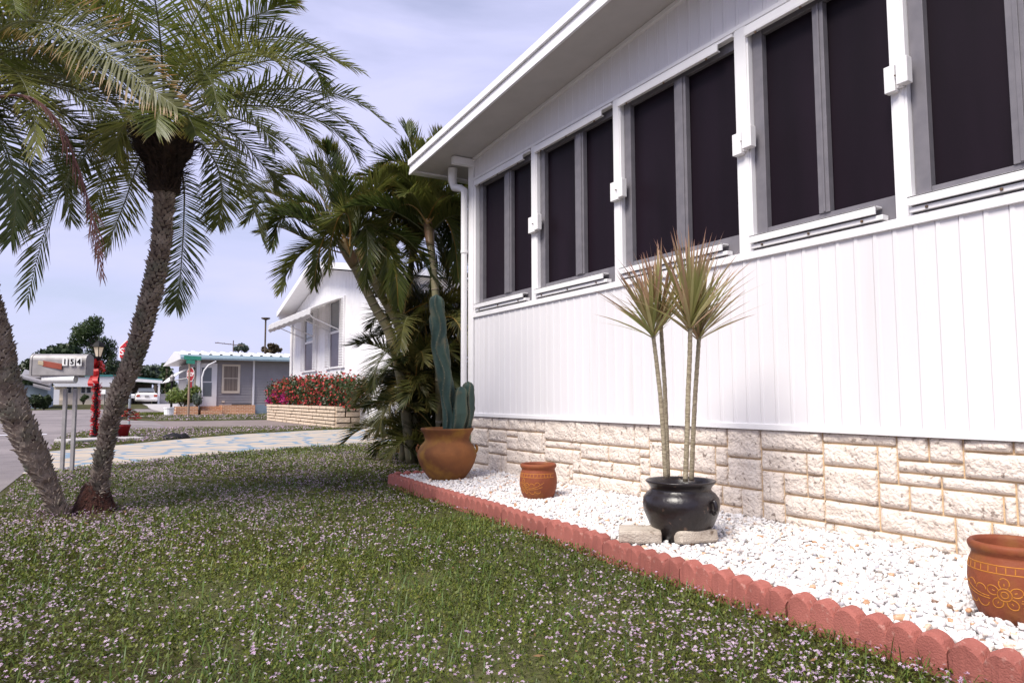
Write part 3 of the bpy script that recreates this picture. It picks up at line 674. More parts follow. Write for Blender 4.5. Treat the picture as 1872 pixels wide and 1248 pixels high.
cactus_col(t, None, [cp(820,790), cp(820,745), cp(818,715), cp(811,680), cp(804,630), cp(800,585), cp(798,538)], [.055,.062,.074,.082,.082,.080,.068], 6, .34, .34)
cactus_col(t, None, [cp(836,790,-.05), cp(841,755,-.05), cp(843,706,-.04)], [.06,.082,.062], 4, .38, .15, 'offshoot', .4)
cactus_col(t, None, [cp(850,790,.02), cp(855,750,.02), cp(856,697,.03)], [.05,.070,.054], 4, .38, .2, 'offshoot', 1.2)
# dracaena
t = thing('dracaena', (KB[0], KB[1], KB[2]+.285), 'tall dracaena with four bare canes and spiky red-edged leaf heads', 'plant')
DD = 3.56
def dp(x, y, d=0): return PD(x, y, DD+d)
canes = [([(1217,874),(1213,800),(1207,720),(1200,660),(1194,612)], -.03, .0105), ([(1221,872),(1219,800),(1215,700),(1211,640),(1208,592)], .07, .0105),
         ([(1253,880),(1256,800),(1258,720),(1261,650),(1262,598)], -.06, .0115), ([(1264,878),(1267,800),(1271,720),(1275,660),(1278,616)], .06, .011)]
def strap(b, p0, d, L_, wd, droop, r, seg=5):
    side = d.cross(V((0,0,1)))
    if side.length < .1: side = V((random.uniform(-1,1), random.uniform(-1,1), 0))
    side.normalize(); side = (side + V((random.uniform(-.5,.5),random.uniform(-.5,.5),random.uniform(-.5,.5)))).normalized()
    side = (side-d*side.dot(d)).normalized()
    vs = []; tt = []; p = p0.copy(); dd = d.copy()
    for i in range(seg):
        f = i/seg; w_ = wd*(.65+.9*f if f < .4 else 1.01-(f-.4)*1.35); vs += [p+side*w_/2, p-side*w_/2]; tt += [f, f]
        p = p+dd*L_/seg; dd = (dd+V((0,0,-droop/seg))).normalized()
    vs.append(p); tt.append(1)
    fs = [(2*i, 2*i+1, 2*i+3, 2*i+2) for i in range(seg-1)] + [(2*seg-2, 2*seg-1, 2*seg)]
    b.add(vs, fs, 0, tt, r)
leans = [(-.55,.10), (-.30,.35), (.08,-.30), (.38,.15)]
for (path, d, rad), (lr, lb), nl, LL in zip(canes, leans, (62, 56, 84, 66), (.37,.40,.46,.40)):
    pts = [dp(x_, y_, d) for x_, y_ in path]; b = MB(); fine = []
    for i in range(len(pts)-1):
        for q in range(8): fine.append(pts[i].lerp(pts[i+1], q/8))
    fine.append(pts[-1]); b.tube(fine, [rad*(1.08 if i % 2 else .96)*(1.12-.2*i/len(fine)) for i in range(len(fine))], 8)
    st = b.build('cane', M['dstem'], t, smooth=True)
    b = MB(); top = pts[-1]; ax = (V((0,0,1))+RT*lr*.32+FW*lb*.3).normalized()
    for q in range(nl):
        f = q/nl; h = f*.085; th = q*2.39996+random.uniform(-.2,.2)
        incl = R(58-50*f**.8+random.uniform(-7,7))
        s1 = ax.cross(V((.3,.1,.9))).normalized(); s2 = ax.cross(s1)
        dr = (ax*math.cos(incl)+(s1*math.cos(th)+s2*math.sin(th))*math.sin(incl)).normalized()
        strap(b, top+ax*(h-.02), dr, LL*random.uniform(.82,1.05)*(1-.12*abs(f-.5)), .0165, .10+.25*(1-f), random.random())
    b.build('leaf_head', M['dracaena'], st, fix=False)

# ================================================================== PALMS
def bez(pts, n):
    """smooth curve through points (Catmull-Rom), n samples"""
    P_ = [V(p) for p in pts]; P_ = [P_[0]*2-P_[1]] + P_ + [P_[-1]*2-P_[-2]]; out = []
    m_ = len(P_)-3
    for i in range(n):
        t_ = i/(n-1)*m_; k = min(int(t_), m_-1); f = t_-k; a, b_, c, d = P_[k:k+4]
        out.append(.5*((2*b_)+(c-a)*f+(2*a-5*b_+4*c-d)*f*f+(3*b_-a-3*c+d)*f**3))
    return out
def frond(name, parent, path, ll, n, wd, mt, start=.16, droop=.5, a0=68, a1=28, vee=18, jit=.1, rr=(.0,1.0), rach=None, rrad=.009, up=None):
    """pinnate frond along a path: rachis tube and two rows of leaflets"""
    C_ = bez(path, 26); b = MB()
    rad = [rrad*(1-.85*i/25) for i in range(26)]
    b.tube(C_, rad, 5, 1)
    tl = [(C_[i+1]-C_[i]).normalized() for i in range(25)]; tl.append(tl[-1])
    c0 = random.uniform(*rr)
    for k in range(n):
        s = start+(1-start)*k/(n-1); fi = min(s*25, 24.999); i = int(fi); f = fi-i
        P_ = C_[i].lerp(C_[i+1], f); T = tl[i].lerp(tl[min(i+1,25)], f).normalized()
        u_ = up or V((0,0,1)); Nn = (u_-T*u_.dot(T))
        if Nn.length < .25: Nn = (V((0,0,1))*.2 - FW); Nn = Nn-T*Nn.dot(T)
        Nn.normalize(); B = T.cross(Nn)
        env = min(1.0, .45+2.2*(s-start)) * (1-.62*max(0,(s-.55)/.45)**1.5)
        for sd in (1,-1):
            a = R(a0+(a1-a0)*s**1.2+random.uniform(-9,9)); vv = R(vee+random.uniform(-12,12))
            d = T*math.cos(a)+(B*sd*math.cos(vv)+Nn*math.sin(vv))*math.sin(a); d.normalize()
            L_ = ll*env*random.uniform(.85,1.1); w_ = wd*random.uniform(.8,1.15)
            p = P_.copy(); dd = d.copy(); vs = []; tt = []
            for q in range(3):
                wv = T-dd*T.dot(dd)
                if wv.length < .05: wv = B.copy()
                wv.normalize(); g = (.55,1.0,.72)[q]*w_/2; vs += [p+wv*g, p-wv*g]; tt += [q/3, q/3]
                p = p+dd*(L_/3); dd = (dd+V((0,0,-1))*droop*(.10+.30*q)+V((random.uniform(-1,1),random.uniform(-1,1),random.uniform(-1,1)))*jit*.5).normalized()
            vs.append(p); tt.append(1)
            r_ = min(1, max(0, c0+random.uniform(-.25,.25)))
            b.add(vs, [(0,1,3,2),(2,3,5,4),(4,5,6)], 0, tt, r_)
    o = b.build(name, [mt, rach or M['rachis']], parent, fix=False)
    return o
def arc_path(base, az, el0, L_, drop, n=9, twist=0):
    """rachis leaving base at azimuth az and elevation el0, bending down"""
    p = V(base); out = [p.copy()]; 
    for i in range(n):
        f = (i+.5)/n; e = el0-drop*f**1.25; a = az+twist*f
        p = p+V((math.cos(e)*math.cos(a), math.cos(e)*math.sin(a), math.sin(e)))*L_/n; out.append(p.copy())
    return out
def date_trunk(t, path, rad, boots, n=64):
    C_ = bez(path, n); b = MB(); rads = [float(np.interp(i/(n-1), [q[0] for q in rad], [q[1] for q in rad])) for i in range(n)]
    b.tube(C_, rads, 14, 0)
    tr = b.build('trunk', M['bark'], t, smooth=True)
    b = MB(); Lt = sum((C_[i+1]-C_[i]).length for i in range(n-1)); rings = int(Lt/.021); m_ = 11
    for k in range(rings):
        f = k/rings; fi = f*(n-1.001); i = int(fi); c = C_[i].lerp(C_[i+1], fi-i); T = (C_[i+1]-C_[i]).normalized(); r_ = rads[i]
        s1 = T.cross(V((.9,.3,.1))).normalized(); s2 = T.cross(s1)
        for q in range(m_):
            a = 2*math.pi*(q+.5*(k % 2))/m_+random.uniform(-.12,.12)+k*.03
            nr = s1*math.cos(a)+s2*math.sin(a); tg = T.cross(nr)
            w_ = r_*2*math.pi/m_*.56*random.uniform(.75,1.1); h_ = .018*random.uniform(.7,1.3); out = random.uniform(.011,.027)*(1 if random.random() < .85 else 1.5)
            p = c+nr*(r_*.97)+T*random.uniform(-.005,.005)
            tip = p+nr*out+T*(.010+random.uniform(-.004,.008))
            vs = [p-tg*w_-T*h_, p+tg*w_-T*h_, p+tg*w_*.8+T*h_*.2, p-tg*w_*.8+T*h_*.2, tip-tg*w_*.45, tip+tg*w_*.45]
            b.add(vs, [(0,1,5,4),(1,2,5),(2,3,4,5),(3,0,4)], 0, 0, random.random())
    b.build('leaf_scars', M['scale'], tr, fix=False)
    # dark boots under the crown
    b = MB(); c0 = boots[0]; ax = (boots[1]-boots[0]).normalized(); Lb = (boots[1]-boots[0]).length
    s1 = ax.cross(V((.9,.3,.1))).normalized(); s2 = ax.cross(s1)
    b.tube([c0+ax*Lb*q for q in (0,.25,.45,.62,.8,1.0)], [boots[2]*q for q in (.62,.68,.80,1.12,1.22,.95)], 16)
    for k in range(620):
        f = random.random(); a = random.uniform(0, 6.283); nr = s1*math.cos(a)+s2*math.sin(a); tg = ax.cross(nr)
        r_ = boots[2]*float(np.interp(f,[0,.3,.5,.65,1],[.68,.76,1.0,1.38,1.45])); p = c0+ax*Lb*f+nr*r_*.85; L_ = random.uniform(.05,.17); d = (nr*.75+ax*random.uniform(-.2,1.0)+tg*random.uniform(-.4,.4)).normalized()
        w_ = random.uniform(.006,.014); vs = [p-tg*w_, p+tg*w_, p+d*L_*.6+tg*w_*.6, p+d*L_]
        b.add(vs, [(0,1,2),(0,2,3)], 0, 0, random.random())
    b.build('boots', M['boot'], t, fix=False)
GP = 'pair of leaning date palms on the lawn'
# ---- right palm
base = gnd(172, 936); DP = (base-CAM).dot(FW)
def rp(x, y, d=0): return PD(x, y, DP+d)
tR = thing('date_palm', base, 'date palm with full green crown, its rough trunk leaning right from a root mound', 'palm tree', GP)
date_trunk(tR, [rp(174,936), rp(181,890), rp(188,840), rp(202,770), rp(222,710), rp(243,660), rp(262,592), rp(281,520), rp(294,450), rp(299,380), rp(301,330), rp(301,270)],
   [(0,.10),(.06,.060),(.12,.048),(.25,.052),(.38,.058),(.55,.062),(.66,.062),(.74,.060),(1,.060)], (rp(300,352), rp(300,232), .17))
b = MB(); cb = base
b.lathe([(.155,0),(.135,.05),(.108,.12),(.082,.19),(.060,.225),(0,.23)], (cb.x,cb.y,-.01), 24)
b.v = [(x_+rng.normal(0,.006), y_+rng.normal(0,.006), z_+rng.normal(0,.004)) for x_, y_, z_ in b.v]
for k in range(700):
    a = random.uniform(0,6.283); f = random.random(); r_ = .15-.09*f; p = V((cb.x+r_*math.cos(a), cb.y+r_*math.sin(a), f*.22)); e = p+V((math.cos(a)*.02, math.sin(a)*.02, -random.uniform(.02,.05))); s_ = V((-math.sin(a),math.cos(a),0))*.004
    b.add([p-s_, p+s_, e+s_, e-s_], [(0,1,2,3)])
b.build('root_mound', M['rootmass'], tR, fix=False)
cR = rp(300, 240)
key = [  # pixel way-points with extra depth, for the fronds that stand out
 ([(305,235),(390,185),(480,165),(570,165),(650,185),(712,232)], [0,-.05,-.1,-.15,-.2,-.25]),
 ([(305,225),(380,150),(460,118),(530,108),(575,125),(596,165)], [0,.1,.2,.3,.35,.4]),
 ([(310,235),(400,200),(490,195),(570,215),(620,245),(655,290)], [0,.1,.15,.2,.25,.3]),
 ([(310,240),(390,212),(455,225),(510,255),(550,295),(572,330)], [0,-.1,-.2,-.3,-.35,-.4]),
 ([(315,240),(380,225),(430,248),(470,290),(495,320),(507,338)], [0,.2,.35,.5,.55,.6]),
 ([(315,245),(370,238),(410,270),(445,330),(465,385),(480,440)], [0,-.1,-.15,-.2,-.2,-.2]),
 ([(315,255),(365,262),(395,300),(405,340),(405,375),(398,410)], [0,.25,.4,.5,.55,.6]),
 ([(312,262),(335,330),(336,400),(333,460),(328,520),(322,560)], [.15,.35,.45,.5,.5,.5]),
 ([(290,255),(262,280),(245,320),(228,370),(210,415),(192,458)], [.1,.3,.4,.45,.5,.5]),
 ([(290,240),(240,235),(190,250),(155,285),(138,320),(128,350)], [0,.2,.35,.45,.5,.5]),
 ([(285,240),(215,228),(160,262),(115,340),(80,430),(50,545)], [0,-.15,-.2,-.25,-.3,-.3]),
 ([(295,225),(330,130),(390,70),(440,40),(490,20),(520,5)], [0,-.1,-.2,-.3,-.4,-.45]),
 ([(300,220),(340,110),(400,30),(455,-10),(500,-12),(540,5)], [0,.1,.2,.3,.35,.4]),
 ([(300,225),(350,160),(410,110),(455,95),(500,110),(530,140)], [0,-.3,-.5,-.65,-.75,-.8]),
 ([(300,235),(300,195),(296,190),(292,195),(288,215),(285,238)], [0,-.25,-.45,-.6,-.7,-.75]),
 ([(304,235),(318,200),(330,200),(342,210),(352,228),(358,246)], [0,-.25,-.4,-.5,-.55,-.6]),
 ([(292,235),(270,205),(250,205),(232,222),(220,245),(212,275)], [0,-.2,-.3,-.4,-.4,-.4]),
]
for pts, ds in key:
    frond('frond', tR, [rp(x_, y_, d) for (x_, y_), d in zip(pts, ds)], .32, 80, .0118, M['date'], droop=.62, a0=74, a1=30, jit=.06)
for k in range(25):
    az = k*2.39996+.4; f = k/25; el = R(72-72*f+random.uniform(-8,8)); Lf = random.uniform(1.25,1.6)
    dirv = V((math.cos(az), math.sin(az), 0))
    if f > .70: continue
    frond('frond', tR, arc_path(cR+V((0,0,.05+.12*(1-f)))+dirv*.05, az, el, Lf, R(75+30*random.random())), .31, 72, .0122, M['date'], droop=.70, jit=.07)
# ---- left palm
baseL = gnd(108, 946); DL = (baseL-CAM).dot(FW)
def lp_(x, y, d=0): return PD(x, y, DL+d)
tL = thing('date_palm', baseL, 'date palm whose thicker trunk leans left out of the photo edge', 'palm tree', GP)
date_trunk(tL, [lp_(112,948), lp_(92,896), lp_(74,858), lp_(58,820), lp_(30,762), lp_(10,700), lp_(-2,640), lp_(-16,580), lp_(-40,480), lp_(-60,400), lp_(-72,320), lp_(-78,255)],
   [(0,.055),(.08,.048),(.16,.062),(.25,.078),(.40,.086),(.55,.084),(.75,.072),(1,.068)], (lp_(-74,300), lp_(-80,185), .165))
cL = lp_(-80, 190)
gold = [(-70,120),(10,50),(90,42),(180,88),(260,150),(322,196)]
og = frond('frond', tL, [lp_(x_, y_, d) for (x_, y_), d in zip(gold, [-.2,-.6,-.85,-1.05,-1.2,-1.3])], .30, 84, .0125, M['gold'], droop=.55, a0=72, a1=28, jit=.05, up=V((0,0,.35))-FW)
og['label'] = 'yellowing frond with orange leaflet tips'
keyL = [
 ([(-70,150),(20,60),(110,20),(210,20),(300,45),(370,85)], [0,.2,.3,.4,.5,.55]),
 ([(-70,140),(40,10),(140,-40),(250,-45),(340,-10),(400,40)], [0,.1,.1,.1,.1,.1]),
 ([(-70,170),(20,120),(100,115),(170,150),(215,200),(240,250)], [0,.2,.4,.5,.55,.6]),
 ([(-70,190),(0,165),(70,180),(125,215),(160,265),(180,320)], [0,-.1,-.1,-.1,-.1,-.1]),
 ([(-70,200),(-10,190),(50,225),(95,290),(120,350),(130,400)], [0,.3,.5,.6,.65,.7]),
 ([(-75,210),(-30,220),(10,270),(25,330),(28,390),(20,440)], [0,-.2,-.3,-.3,-.3,-.3]),
 ([(-75,200),(-20,200),(30,250),(55,310),(60,360),(58,400)], [0,.1,.2,.2,.2,.2]),
]
for pts, ds in keyL:
    frond('frond', tL, [lp_(x_, y_, d) for (x_, y_), d in zip(pts, ds)], .32, 80, .0118, M['date'], droop=.65, jit=.07)
od = frond('dead_frond', tL, [lp_(x_, y_, -.7) for x_, y_ in [(-60,190),(40,175),(100,215),(140,300),(170,400),(186,500)]], .22, 50, .008, M['dead'], droop=1.6, a0=30, a1=15, vee=-10, rach=M['dead'], jit=.3)
od['label'] = 'brown dead frond hanging down'
for k in range(50):
    az = k*2.39996+1.1; f = k/50; el = R(72-74*f+random.uniform(-8,8))
    dirv = V((math.cos(az), math.sin(az), 0))
    if f > .80: continue
    frond('frond', tL, arc_path(cL+V((0,0,.05+.12*(1-f)))+dirv*.05, az, el, random.uniform(1.25,1.6), R(75+30*random.random())), .31, 72, .0122, M['date'], droop=.70, jit=.07)

# ---- areca clump beside the house corner
AB = V((-7.75, 3.55, 0)); DA = 8.35
def ap(x, y, d=0): return PD(x, y, DA+d)
tA = thing('areca_palm', AB, 'clump of areca palms with leaning canes at the house corner behind the cactus', 'palm tree')
def cane(path, rad, top=None):
    C_ = bez(path, 40); b = MB(); k = len(C_)
    b.tube(C_, [rad*(1.15-.3*i/k) for i in range(k)], 10)
    for i in range(2, k-6, 2): b.tube([C_[i], C_[i].lerp(C_[i+1], .25)], rad*(1.15-.3*i/k)*1.07, 10, 1)
    n0 = k-9; b.tube(C_[n0:], [rad*(1.02+.30*math.sin((i/(k-n0))*2.6)) for i in range(k-n0)], 10, 2)
    b.build('cane', [M['cane'], M['canering'], M['shaft']], tA, smooth=True, fix=False)
cane([ap(752,845,.1), ap(735,700,.1), ap(712,610,.1), ap(685,560,.05), ap(662,515,0), ap(645,480,0), ap(625,440,0)], .056)
cane([ap(762,845,.3), ap(752,680,.2), ap(730,600,.2), ap(700,545,.15), ap(676,500,.1), ap(655,455,.1)], .050)
cane([ap(805,850,-.1), ap(803,700,-.3), ap(799,580,-.35), ap(793,500,-.3), ap(787,450,-.2), ap(783,405,0)], .044)
cane([ap(840,830,.5), ap(846,600,.6), ap(846,500,.6), ap(843,430,.6), ap(842,380,.6)], .040)
cane([ap(735,845,.5), ap(742,650,.6), ap(745,560,.6), ap(752,480,.6), ap(758,430,.6)], .040)
keyA = [
 # crown on the leaning canes
 ([(632,455),(590,430),(550,405),(510,380),(475,372),(448,408)], 0), ([(630,450),(580,400),(535,375),(500,355),(472,350),(452,362)], .2),
 ([(628,445),(590,395),(560,370),(530,380),(508,410),(498,450)], -.2), ([(632,440),(605,390),(580,350),(550,325),(520,320),(490,335)], .3),
 ([(630,430),(618,370),(606,320),(598,285),(590,268)], 0), ([(634,430),(630,370),(622,320),(612,295),(605,280)], .2), ([(640,440),(650,390),(668,350),(690,330),(715,335),(740,355)], .3),
 ([(645,440),(672,380),(705,350),(740,345),(775,365),(800,395)], 0), ([(640,455),(655,420),(680,410),(700,440),(708,490),(705,530)], -.3),
 ([(632,460),(600,445),(570,450),(545,470),(525,500),(515,530)], -.25), ([(640,450),(640,410),(632,390),(618,400),(606,440),(600,490)], -.45),
 ([(650,460),(690,430),(730,430),(765,460),(785,500),(795,540)], -.3), ([(648,450),(680,400),(705,375),(728,375),(742,400),(748,440)], .5),
 ([(635,465),(600,455),(565,440),(535,425),(505,415),(478,425)], .1), ([(638,470),(615,440),(585,415),(550,400),(515,400),(485,420)], -.15), ([(640,470),(650,430),(662,400),(670,420),(672,470),(668,520)], -.35),
 ([(640,465),(630,430),(610,415),(590,440),(580,480),(575,520)], -.3), ([(655,470),(690,450),(715,465),(725,510),(728,560)], -.3), ([(650,470),(670,440),(700,425),(735,440),(760,480)], .1), ([(640,450),(615,400),(600,350),(580,310),(560,300)], -.1),
 # crown on the upright cane
 ([(783,405),(775,340),(760,290),(748,255),(743,228)], .1), ([(783,405),(790,330),(800,280),(808,250)], .2), ([(783,405),(765,340),(740,305),(710,295),(685,320)], .1),
 ([(784,405),(800,350),(830,335),(855,350),(875,390)], .4), ([(783,400),(770,350),(745,320),(715,320),(690,345),(672,385)], .3), ([(784,405),(800,370),(825,370),(845,400),(855,450)], .0),
 ([(782,410),(760,380),(735,375),(715,400),(705,440),(700,490)], -.2), ([(784,408),(802,390),(820,410),(832,450),(838,510)], -.2), ([(783,400),(792,340),(812,312),(838,318),(858,345)], .7), ([(783,402),(786,350),(788,310),(792,285)], .3),
 ([(842,380),(835,330),(822,300),(800,290)], .6), ([(842,380),(850,340),(862,330),(885,350)], .9), ([(758,430),(748,370),(730,330),(700,310)], .7), ([(758,430),(770,380),(790,350),(815,360)], .8),
]
for pts, d in keyA:
    frond('frond', tA, [ap(x_, y_, d+.15*(i/len(pts))*random.uniform(-1,1)) for i, (x_, y_) in enumerate(pts)], .36, 84, .0155, M['areca'], start=.18, droop=.26, a0=50, a1=22, vee=30, jit=.08, rrad=.011, rach=M['orangestalk'] if random.random() < .35 else M['rachis'])
rsA = random.Random(5)
for (cx_, cy_, cd_, nn_) in ((636,452,0,26), (784,408,.0,26), (843,420,.6,8), (757,445,.6,14), (700,520,.5,12), (820,520,.9,10)):      # fuller crowns
    for k in range(nn_):
        az = k*2.39996+cx_; el = R(rsA.uniform(28,85)); pth = arc_path(ap(cx_+rsA.uniform(-6,6), cy_+rsA.uniform(-12,30), cd_), az, el, rsA.uniform(.75,1.15), R(rsA.uniform(40,88)))
        if any(inpx(p, 765, 808, 440, 560) for p in pth): continue
        if any(p.x > -6.6 and p.y > 3.2 and p.z < 3.4 for p in pth) or pth[-1].x > -6.3: continue
        if any(inpx(p, 380, 655, 455, 900) for p in pth): continue
        frond('frond', tA, pth, .36, 76, .0150, M['areca'], start=.15, droop=.28, a0=50, a1=22, vee=28, jit=.08, rrad=.010, rach=M['orangestalk'] if rsA.random() < .3 else M['rachis'])
AB2 = gnd(775, 848)
tA3 = thing('areca_palm', gnd(800, 838), 'dark shaded areca growth against the house side wall behind the cactus', 'palm tree')
tA2 = thing('areca_palm', AB2, 'dense dark bushy areca growth low down behind the cactus pot', 'palm tree')
cnt = tries = 0
while cnt < 180 and tries < 9000:
    tries += 1; d0 = rsA.uniform(-.25, .5) if tries % 2 else rsA.uniform(.4, 1.7); q = ap(rsA.uniform(728, 850), 840, d0)
    bz = rsA.choice([.02,.05,.1,.2,.4,.6,.8,1.0,1.2,1.4,1.6,1.8]); az = rsA.uniform(0, 6.283); el = R(rsA.uniform(20,80)); Lf = rsA.uniform(.8,1.35)
    pth = arc_path((q.x,q.y,bz), az, el, Lf, R(rsA.uniform(70,125)))
    e = pth[-1]; m5 = pth[5]
    if any(p.x > -6.55 and p.y > 3.2 for p in pth) or e.x > -6.25 or e.y < 2.75 or e.z < .02: continue
    if any(inpx(p, 300, 668, 430, 560) or inpx(p, 300, 632, 550, 780) for p in pth): continue
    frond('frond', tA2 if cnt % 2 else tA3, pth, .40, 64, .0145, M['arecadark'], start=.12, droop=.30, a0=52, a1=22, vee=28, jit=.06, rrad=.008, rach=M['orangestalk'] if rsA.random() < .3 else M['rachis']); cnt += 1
print('areca low fronds', cnt, tries)
#@@PART2
# ================================================================== LAWN
def pip(px, py, poly):
    inside = np.zeros(len(px), bool); n = len(poly); j = n-1
    for i in range(n):
        xi, yi = poly[i]; xj, yj = poly[j]
        c = ((yi > py) != (yj > py)) & (px < (xj-xi)*(py-yi)/((yj-yi) if abs(yj-yi) > 1e-9 else 1e-9)+xi); inside ^= c; j = i
    return inside
lawnA = [(1.5,-.62),(-7.8,-.60),(-9.25,-.57)] + drv[1:6] + [(-12.3,14),(-6.6,14),(-6.5,2.38)] + [(x_, y_-.035) for x_, y_ in EDGE]
lawnB = [(drv[k][0]-.05, drv[k][1]) for k in range(len(drv)-1, 7, -1)] + [(-19.1,14),(-20.3,14),(-20.55,5),(-20.95,3.5),(-21.15,1.95)] + curve[::-1][:-1]
lawnC = [(-27.7,14),(-27.7,3.5),(-28.5,2.0),(-36.2,2.0),(-36.2,14)]
lawnD = [(-37.3,2.0),(-37.3,3.6),(-44,3.3),(-44,2.0)]
mound = lambda X, Y: .55*np.exp(-(((X+6.0)/.45)**2+((Y+.02)/.30)**2)*1.4)
def scatter(poly, nmax, dens):
    a = np.array(poly); x0, y0 = a.min(0); x1, y1 = a.max(0); n = nmax
    X = rng.uniform(x0, x1, n); Y = rng.uniform(y0, y1, n); area = (x1-x0)*(y1-y0)
    P_ = np.stack([X, Y, np.zeros(n)], 1); vis, z = visible(P_, .5); dist = np.hypot(X, Y)
    keep = vis & (rng.random(n) < dens(dist)*area/n) & (rng.random(n) > mound(X, Y)*1.7)
    X, Y, dist = X[keep], Y[keep], dist[keep]; k = pip(X, Y, poly); return X[k], Y[k], dist[k]
def vnoise(X, Y, f, s=0):
    r_ = np.random.default_rng(100+s); v = np.zeros(len(X))
    for k in range(6):
        a = r_.uniform(0, 6.283); q = r_.uniform(.6, 1.6)*f; v += np.sin((X*math.cos(a)+Y*math.sin(a))*q+r_.uniform(0, 6.283))
    return v/6
lv, lf, lr = [], [], []; nv = 0
def leaves(X, Y, dist, size, zmax, wl=.45, up=(.1, .9), seg=1, lean=.5):
    """diamond leaves as quads: arrays in, appended to lv/lf/lr"""
    global nv
    n = len(X); a = rng.uniform(0, 6.283, n); e = rng.uniform(*up, n)
    d = np.stack([np.cos(a)*np.cos(e), np.sin(a)*np.cos(e), np.sin(e)], 1); s = np.stack([-np.sin(a), np.cos(a), rng.normal(0, .35, n)], 1)
    Lg = size*rng.uniform(.6, 1.35, n); z = rng.random(n)**.8*zmax*(1+.45*vnoise(X, Y, 4.5, 3))
    p = np.stack([X, Y, z], 1); q = np.stack([p, p+d*(Lg*.5)[:,None]+s*(Lg*wl*.5)[:,None], p+d*Lg[:,None], p+d*(Lg*.5)[:,None]-s*(Lg*wl*.5)[:,None]], 1)
    lv.append(q.reshape(-1,3)); lf.append((np.arange(n)*4)[:,None]+np.arange(4)[None]+nv); nv += 4*n
    pn = vnoise(X, Y, 2.2, 9)
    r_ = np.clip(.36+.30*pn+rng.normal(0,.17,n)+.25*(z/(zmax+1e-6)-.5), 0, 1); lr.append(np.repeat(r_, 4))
dA = lambda d: np.clip(26000*np.exp(-(d-1.8)/2.4), 2400, 24000)
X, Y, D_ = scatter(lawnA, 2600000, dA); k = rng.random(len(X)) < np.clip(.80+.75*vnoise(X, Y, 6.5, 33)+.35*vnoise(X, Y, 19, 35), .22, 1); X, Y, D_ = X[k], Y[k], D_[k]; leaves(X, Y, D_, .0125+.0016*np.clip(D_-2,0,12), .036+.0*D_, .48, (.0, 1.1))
X, Y, D_ = scatter(lawnB, 200000, lambda d: np.full_like(d, 700.)); leaves(X, Y, D_, .030, .045, .5)
X, Y, D_ = scatter(lawnC, 200000, lambda d: np.full_like(d, 260.)); leaves(X, Y, D_, .05, .06, .5)
X, Y, D_ = scatter(lawnD, 40000, lambda d: np.full_like(d, 200.)); leaves(X, Y, D_, .06, .06, .5)
o = npmesh('lawn_leaves', np.concatenate(lv), np.concatenate(lf), M['grass'], rnd=np.concatenate(lr)); tag(o, 'low green creeping lawn leaves covering the ground', 'grass', None, 'stuff')
# long grass blades between, mainly close by
bv, bf, br = [], [], []; nb = 0
X, Y, D_ = scatter(lawnA, 500000, lambda d: np.clip(2600*np.exp(-(d-2)/2.2), 200, 2600)); n = len(X)
kk = rng.random(n) < np.clip(.45+.9*vnoise(X, Y, 3.1, 21), .08, 1); X, Y, D_ = X[kk], Y[kk], D_[kk]; n = len(X)
a = rng.uniform(0, 6.283, n); e = rng.uniform(.5, 1.35, n); Lg = rng.uniform(.04, .125, n); wd = .0018+.0005*np.clip(D_-2, 0, 10)
d = np.stack([np.cos(a)*np.cos(e), np.sin(a)*np.cos(e), np.sin(e)], 1); s = np.stack([-np.sin(a), np.cos(a), np.zeros(n)], 1)*wd[:,None]
p = np.stack([X, Y, np.zeros(n)], 1); mid = p+d*(Lg*.55)[:,None]; dn = d.copy(); dn[:,2] -= rng.uniform(.3, 1.0, n); tip = mid+dn*(Lg*.5)[:,None]
q = np.stack([p-s, p+s, mid+s*.8, mid-s*.8, tip, tip+s*.1], 1); bv = q.reshape(-1,3)
i0 = (np.arange(n)*6)[:,None]; bf = np.concatenate([i0+np.array([[0,1,2,3]]), i0+np.array([[3,2,5,4]])])
o = npmesh('grass_blades', bv, bf, M['blade'], rnd=np.repeat(rng.random(n), 6)); tag(o, 'long thin grass blades standing between the lawn leaves', 'grass', None, 'stuff')
# tiny pink-white flowers
fv, ff, fr = [], [], []; nf = 0
def flowers(X, Y, dist, size, zz):
    global nf
    n = len(X); c = np.stack([X, Y, zz+rng.uniform(-.006, .008, n)], 1); nx = rng.normal(0, .45, n); ny = rng.normal(0, .45, n)
    up_ = np.stack([nx, ny, np.ones(n)], 1); up_ /= np.linalg.norm(up_, axis=1)[:,None]; a1 = np.cross(up_, np.array([.31,.87,.11])); a1 /= np.linalg.norm(a1, axis=1)[:,None]; a2 = np.cross(up_, a1)
    ph = rng.uniform(0, 6.283, n); sz = size*rng.uniform(.7, 1.25, n); r_ = rng.random(n)
    for k in range(5):
        t_ = ph+k*1.2566; d = a1*np.cos(t_)[:,None]+a2*np.sin(t_)[:,None]; s = -a1*np.sin(t_)[:,None]+a2*np.cos(t_)[:,None]
        q = np.stack([c, c+d*(sz*.6)[:,None]+s*(sz*.27)[:,None]+up_*(sz*.25)[:,None], c+d*sz[:,None]+up_*(sz*.15)[:,None], c+d*(sz*.6)[:,None]-s*(sz*.27)[:,None]+up_*(sz*.25)[:,None]], 1)
        fv.append(q.reshape(-1,3)); ff.append((np.arange(n)*4)[:,None]+np.arange(4)[None]+nf); nf += 4*n; fr.append(np.repeat(np.clip(r_+rng.normal(0,.12,n),0,1), 4))
def clump(X, Y, D_, base, amp, s=40):
    g = vnoise(X, Y, 1.6, s)*.6+vnoise(X, Y, 5, s+1)*.5; return rng.random(len(X)) < np.clip(base+amp*g, .03, 1)
X, Y, D_ = scatter(lawnA, 400000, lambda d: np.clip(1700-125*d, 400, 1700)); near_edge = (Y > np.interp(X, EX, EY)-.25) & (X > -6)
